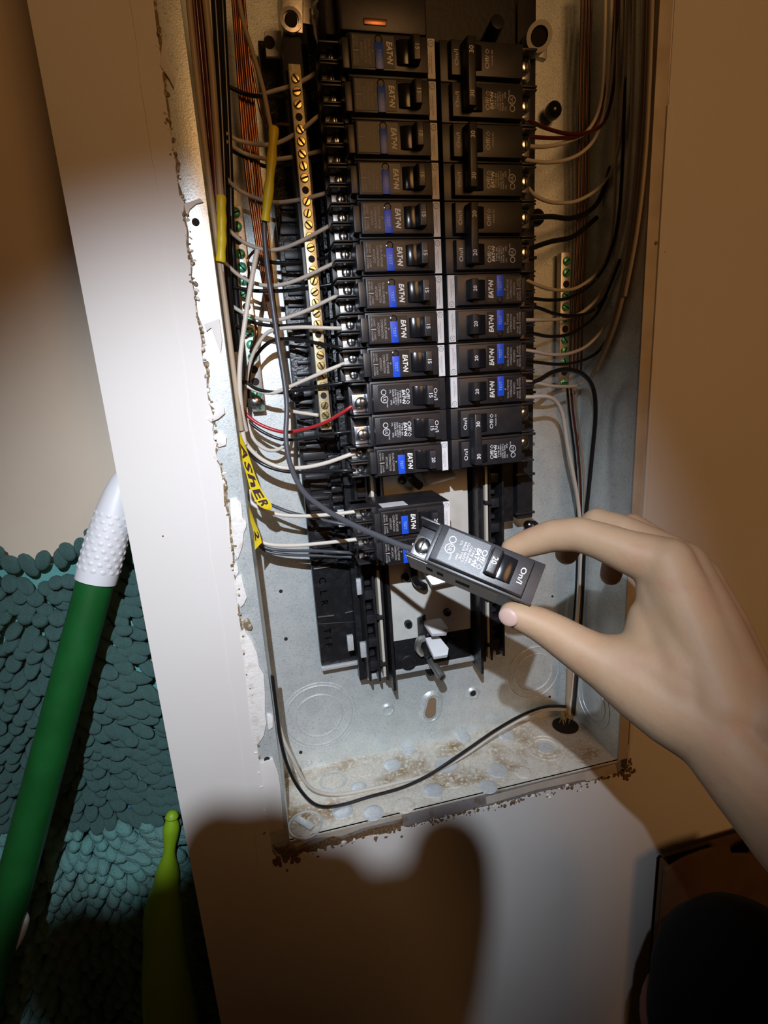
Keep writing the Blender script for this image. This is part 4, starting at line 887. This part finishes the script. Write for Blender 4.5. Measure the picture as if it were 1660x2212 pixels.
for k in range(64):
    for i in range(44):
        x = -0.80 + (i + .5*(k % 2))*pitch + random.uniform(-.0028, .0028); z = mat_top(x) - .003 - k*pitch*.84 + random.uniform(-.003, .003)
        if x > -0.302 or z < ZF + .02: continue
        y = mat_y(x, z); p = Vector((x, y - .007, z))
        q = RM.transposed() @ (p - CAM); ix = PX + FPX*q.x/-q.z; iy = PY - FPX*q.y/-q.z
        side = min(max((x + .40)/.07, 0), 1)                # tufts lie over towards the corner on the right
        d = Vector((.15 + .85*side, -1.0 + .62*side, -.30 - .15*side)) + Vector([random.gauss(0, .24) for _ in range(3)])
        if k == 0: d = Vector((random.gauss(0,.35), -.3, 1.0)); p.z += .006
        d.normalize(); L = random.uniform(.0095, .0130); r = random.uniform(.0060, .0073)
        M4 = Matrix.Translation(p + d*.004) @ d.to_track_quat('Z', 'Y').to_matrix().to_4x4() @ Matrix.Diagonal((r, r, L, 1))
        vis = -40 < ix < 460 and 1120 < iy < 2260
        tufts.append((0 if vis else 1, iy, M4))
tufts.sort(key=lambda a: (a[0], a[1]))
for f, _, M4 in tufts[:300]:
    o = link('tuft', tm, mat_root); o.matrix_parent_inverse = Matrix.Translation((0.45, -MY, 0.75)); o.matrix_basis = M4
mb = MB(); src = [v.co.copy() for v in tm.vertices]; sf = [list(p.vertices) for p in tm.polygons]
for f, _, M4 in tufts[300:]: mb.add([M4 @ v for v in src], sf)
tag(onmat(mb.build('tuft_pile', 'chenille', None, 0, True)), kind='stuff')
# green pole with the white dimpled cap
pt = at(207, 1255, .030); pb = at(20, 1950, -.012); dirp = (pt - pb).normalized()
foot = pb + dirp*((ZF - pb.z)/dirp.z)
pole = thing('broom_pole', 'dark green pole with white dimpled cap leaning into the corner', 'pole', foot)
rel(MB().cyl(foot + dirp*.004, pt + dirp*.004, .0142, .0142, 32).build('pole', 'pole_green', None, 0, True), pole)
cap = rel(MB().lathe(pt, dirp, [(.0150,-.0005),(.0158,.0),(.0160,.006),(.0160,.030),(.0152,.045),(.0138,.060),(.0118,.074),(.0090,.086),(.0060,.093),(.001,.096)], 36).build('cap', 'cap_white', None, 0, True), pole)
capx, capy = MB().frame(dirp); dm = MB()
for r_ in range(9):
    h = .011 + r_*.0056; R = .0160 if h < .030 else .0160 - (h - .030)*.075
    for i in range(14):
        a = 2*math.pi*(i + .5*(r_ % 2))/14; nv = capx*math.cos(a) + capy*math.sin(a); tv = dirp.cross(nv)
        dm.ellipsoid(pt + dirp*h + nv*(R - .0002), [tv*.0024, dirp*.0022, nv*.0009], 8, 5)
bump_o = dm.build('cap_bumps', 'cap_white', None, 0, True); bump_o.parent = cap
# lime green handle beside the wall corner
q0 = at(372, 1752, .045); q1 = at(366, 1838, .040); q2 = at(352, 2000, .034); q3 = at(378, 2260, .010)
lime = thing('lime_handle', 'lime green handle with a narrow neck below its flat rounded tip', 'handle', Vector((q3.x, q3.y, ZF)))
side = Vector((1,0,0)); P = spline([q0, at(370,1790,.044), q1, at(360,1900,.038), q2, q3, Vector((q3.x, q3.y - .02, ZF))], 8); n = len(P)
ctl = [.0012, .0078, .0054, .0115, .0185, .025, .030]
RR = []
for i in range(n):
    k = min(int(i/8), len(ctl)-2); f = i/8 - k; f = f*f*(3-2*f); RR.append(ctl[k] + (ctl[k+1]-ctl[k])*f)
RR[1] = .0040; RR[2] = .0054; RR[3] = .0063
rel(MB().tube(P, RR, 20).build('grip', 'lime_plastic', None, 0, True), lime)
wire('white_hook', 'cap_white', [(-60,2110,-.02),(-20,2090,-.02),(20,2060,-.018),(44,2025,-.015),(56,1990,-.012),(52,1975,-.008)], .0026, 'thin white curved hook beside the foot of the green pole', None, 'hook')
tag(MB().slab([at(262,1746,.075), at(300,1722,.075), at(372,1712,.085), at(372,1744,.085), at(330,1752,.078), at(285,1764,.075)], (0,.004,-.006)).build('blue_tag', 'blue_plastic', None, 0.0008), 'blue plastic tag among the mat tufts next to the wall corner', 'tag')

# ================================================================== LOWER RIGHT: cardboard box and black bag
bx = thing('cardboard_box', 'dark cardboard box with a notched flap in the lower right corner', 'box', Vector((.30, -.16, ZF)))
Yb = -.040
outl = [(1440,1882),(1480,1858),(1520,1842),(1577,1827),(1582,1848),(1622,1848),(1628,1838),(1665,1826),(1760,1820)]
F = [at(x, y, Yb) for x, y in outl]
lo = at(1418, 2140, Yb); pts = F + [Vector((F[-1].x, Yb, ZF)), Vector((lo.x - .004, Yb, ZF)), Vector((lo.x, Yb, lo.z))]
rel(MB().slab(pts, (0, .004, 0)).build('front_panel', 'cardboard', None, 0.0005), bx)
x0 = lo.x + .001; x1 = F[-1].x
rel(MB().box(x0 + .012, x0 + .016, Yb + .004, -.012, ZF, F[0].z - .012).build('side_panel', 'cardboard', None, 0.0005), bx)
rel(MB().box(x0 + .012, x1, -.016, -.012, ZF, F[0].z - .012).build('back_panel', 'cardboard', None, 0.0005), bx)
rel(MB().box(x1 - .004, x1, Yb + .004, -.012, ZF, F[0].z - .012).build('side_panel', 'cardboard', None, 0.0005), bx)
bag = thing('black_bag', 'round black bag in front of the cardboard box, lower right corner', 'bag', at_d(1640, 2600, .36))
bag.location.z = ZF
bc = at_d(1612, 2140, .375); prof = []
mb = MB(); top = bc + Vector((0,0,.055)); Rr = .060
H = top.z - ZF
pr = [(.004,H),(.022,H-.004),(.042,H-.017),(.055,H-.038),(.060,H-.065),(.060,H-.12),(.064,H-.25),(.07,.05),(.06,.004),(.03,0)]
rel(MB().lathe(Vector((bc.x, bc.y, ZF)), (0,0,1), pr[::-1], 36).build('bag_body', 'black_fabric', None, 0, True), bag)
rel(MB().torus(Vector((bc.x, bc.y, ZF + H - .11)), (0,0,1), .061, .004, 40, 8).build('bag_piping', 'red_fabric', None, 0, True), bag)
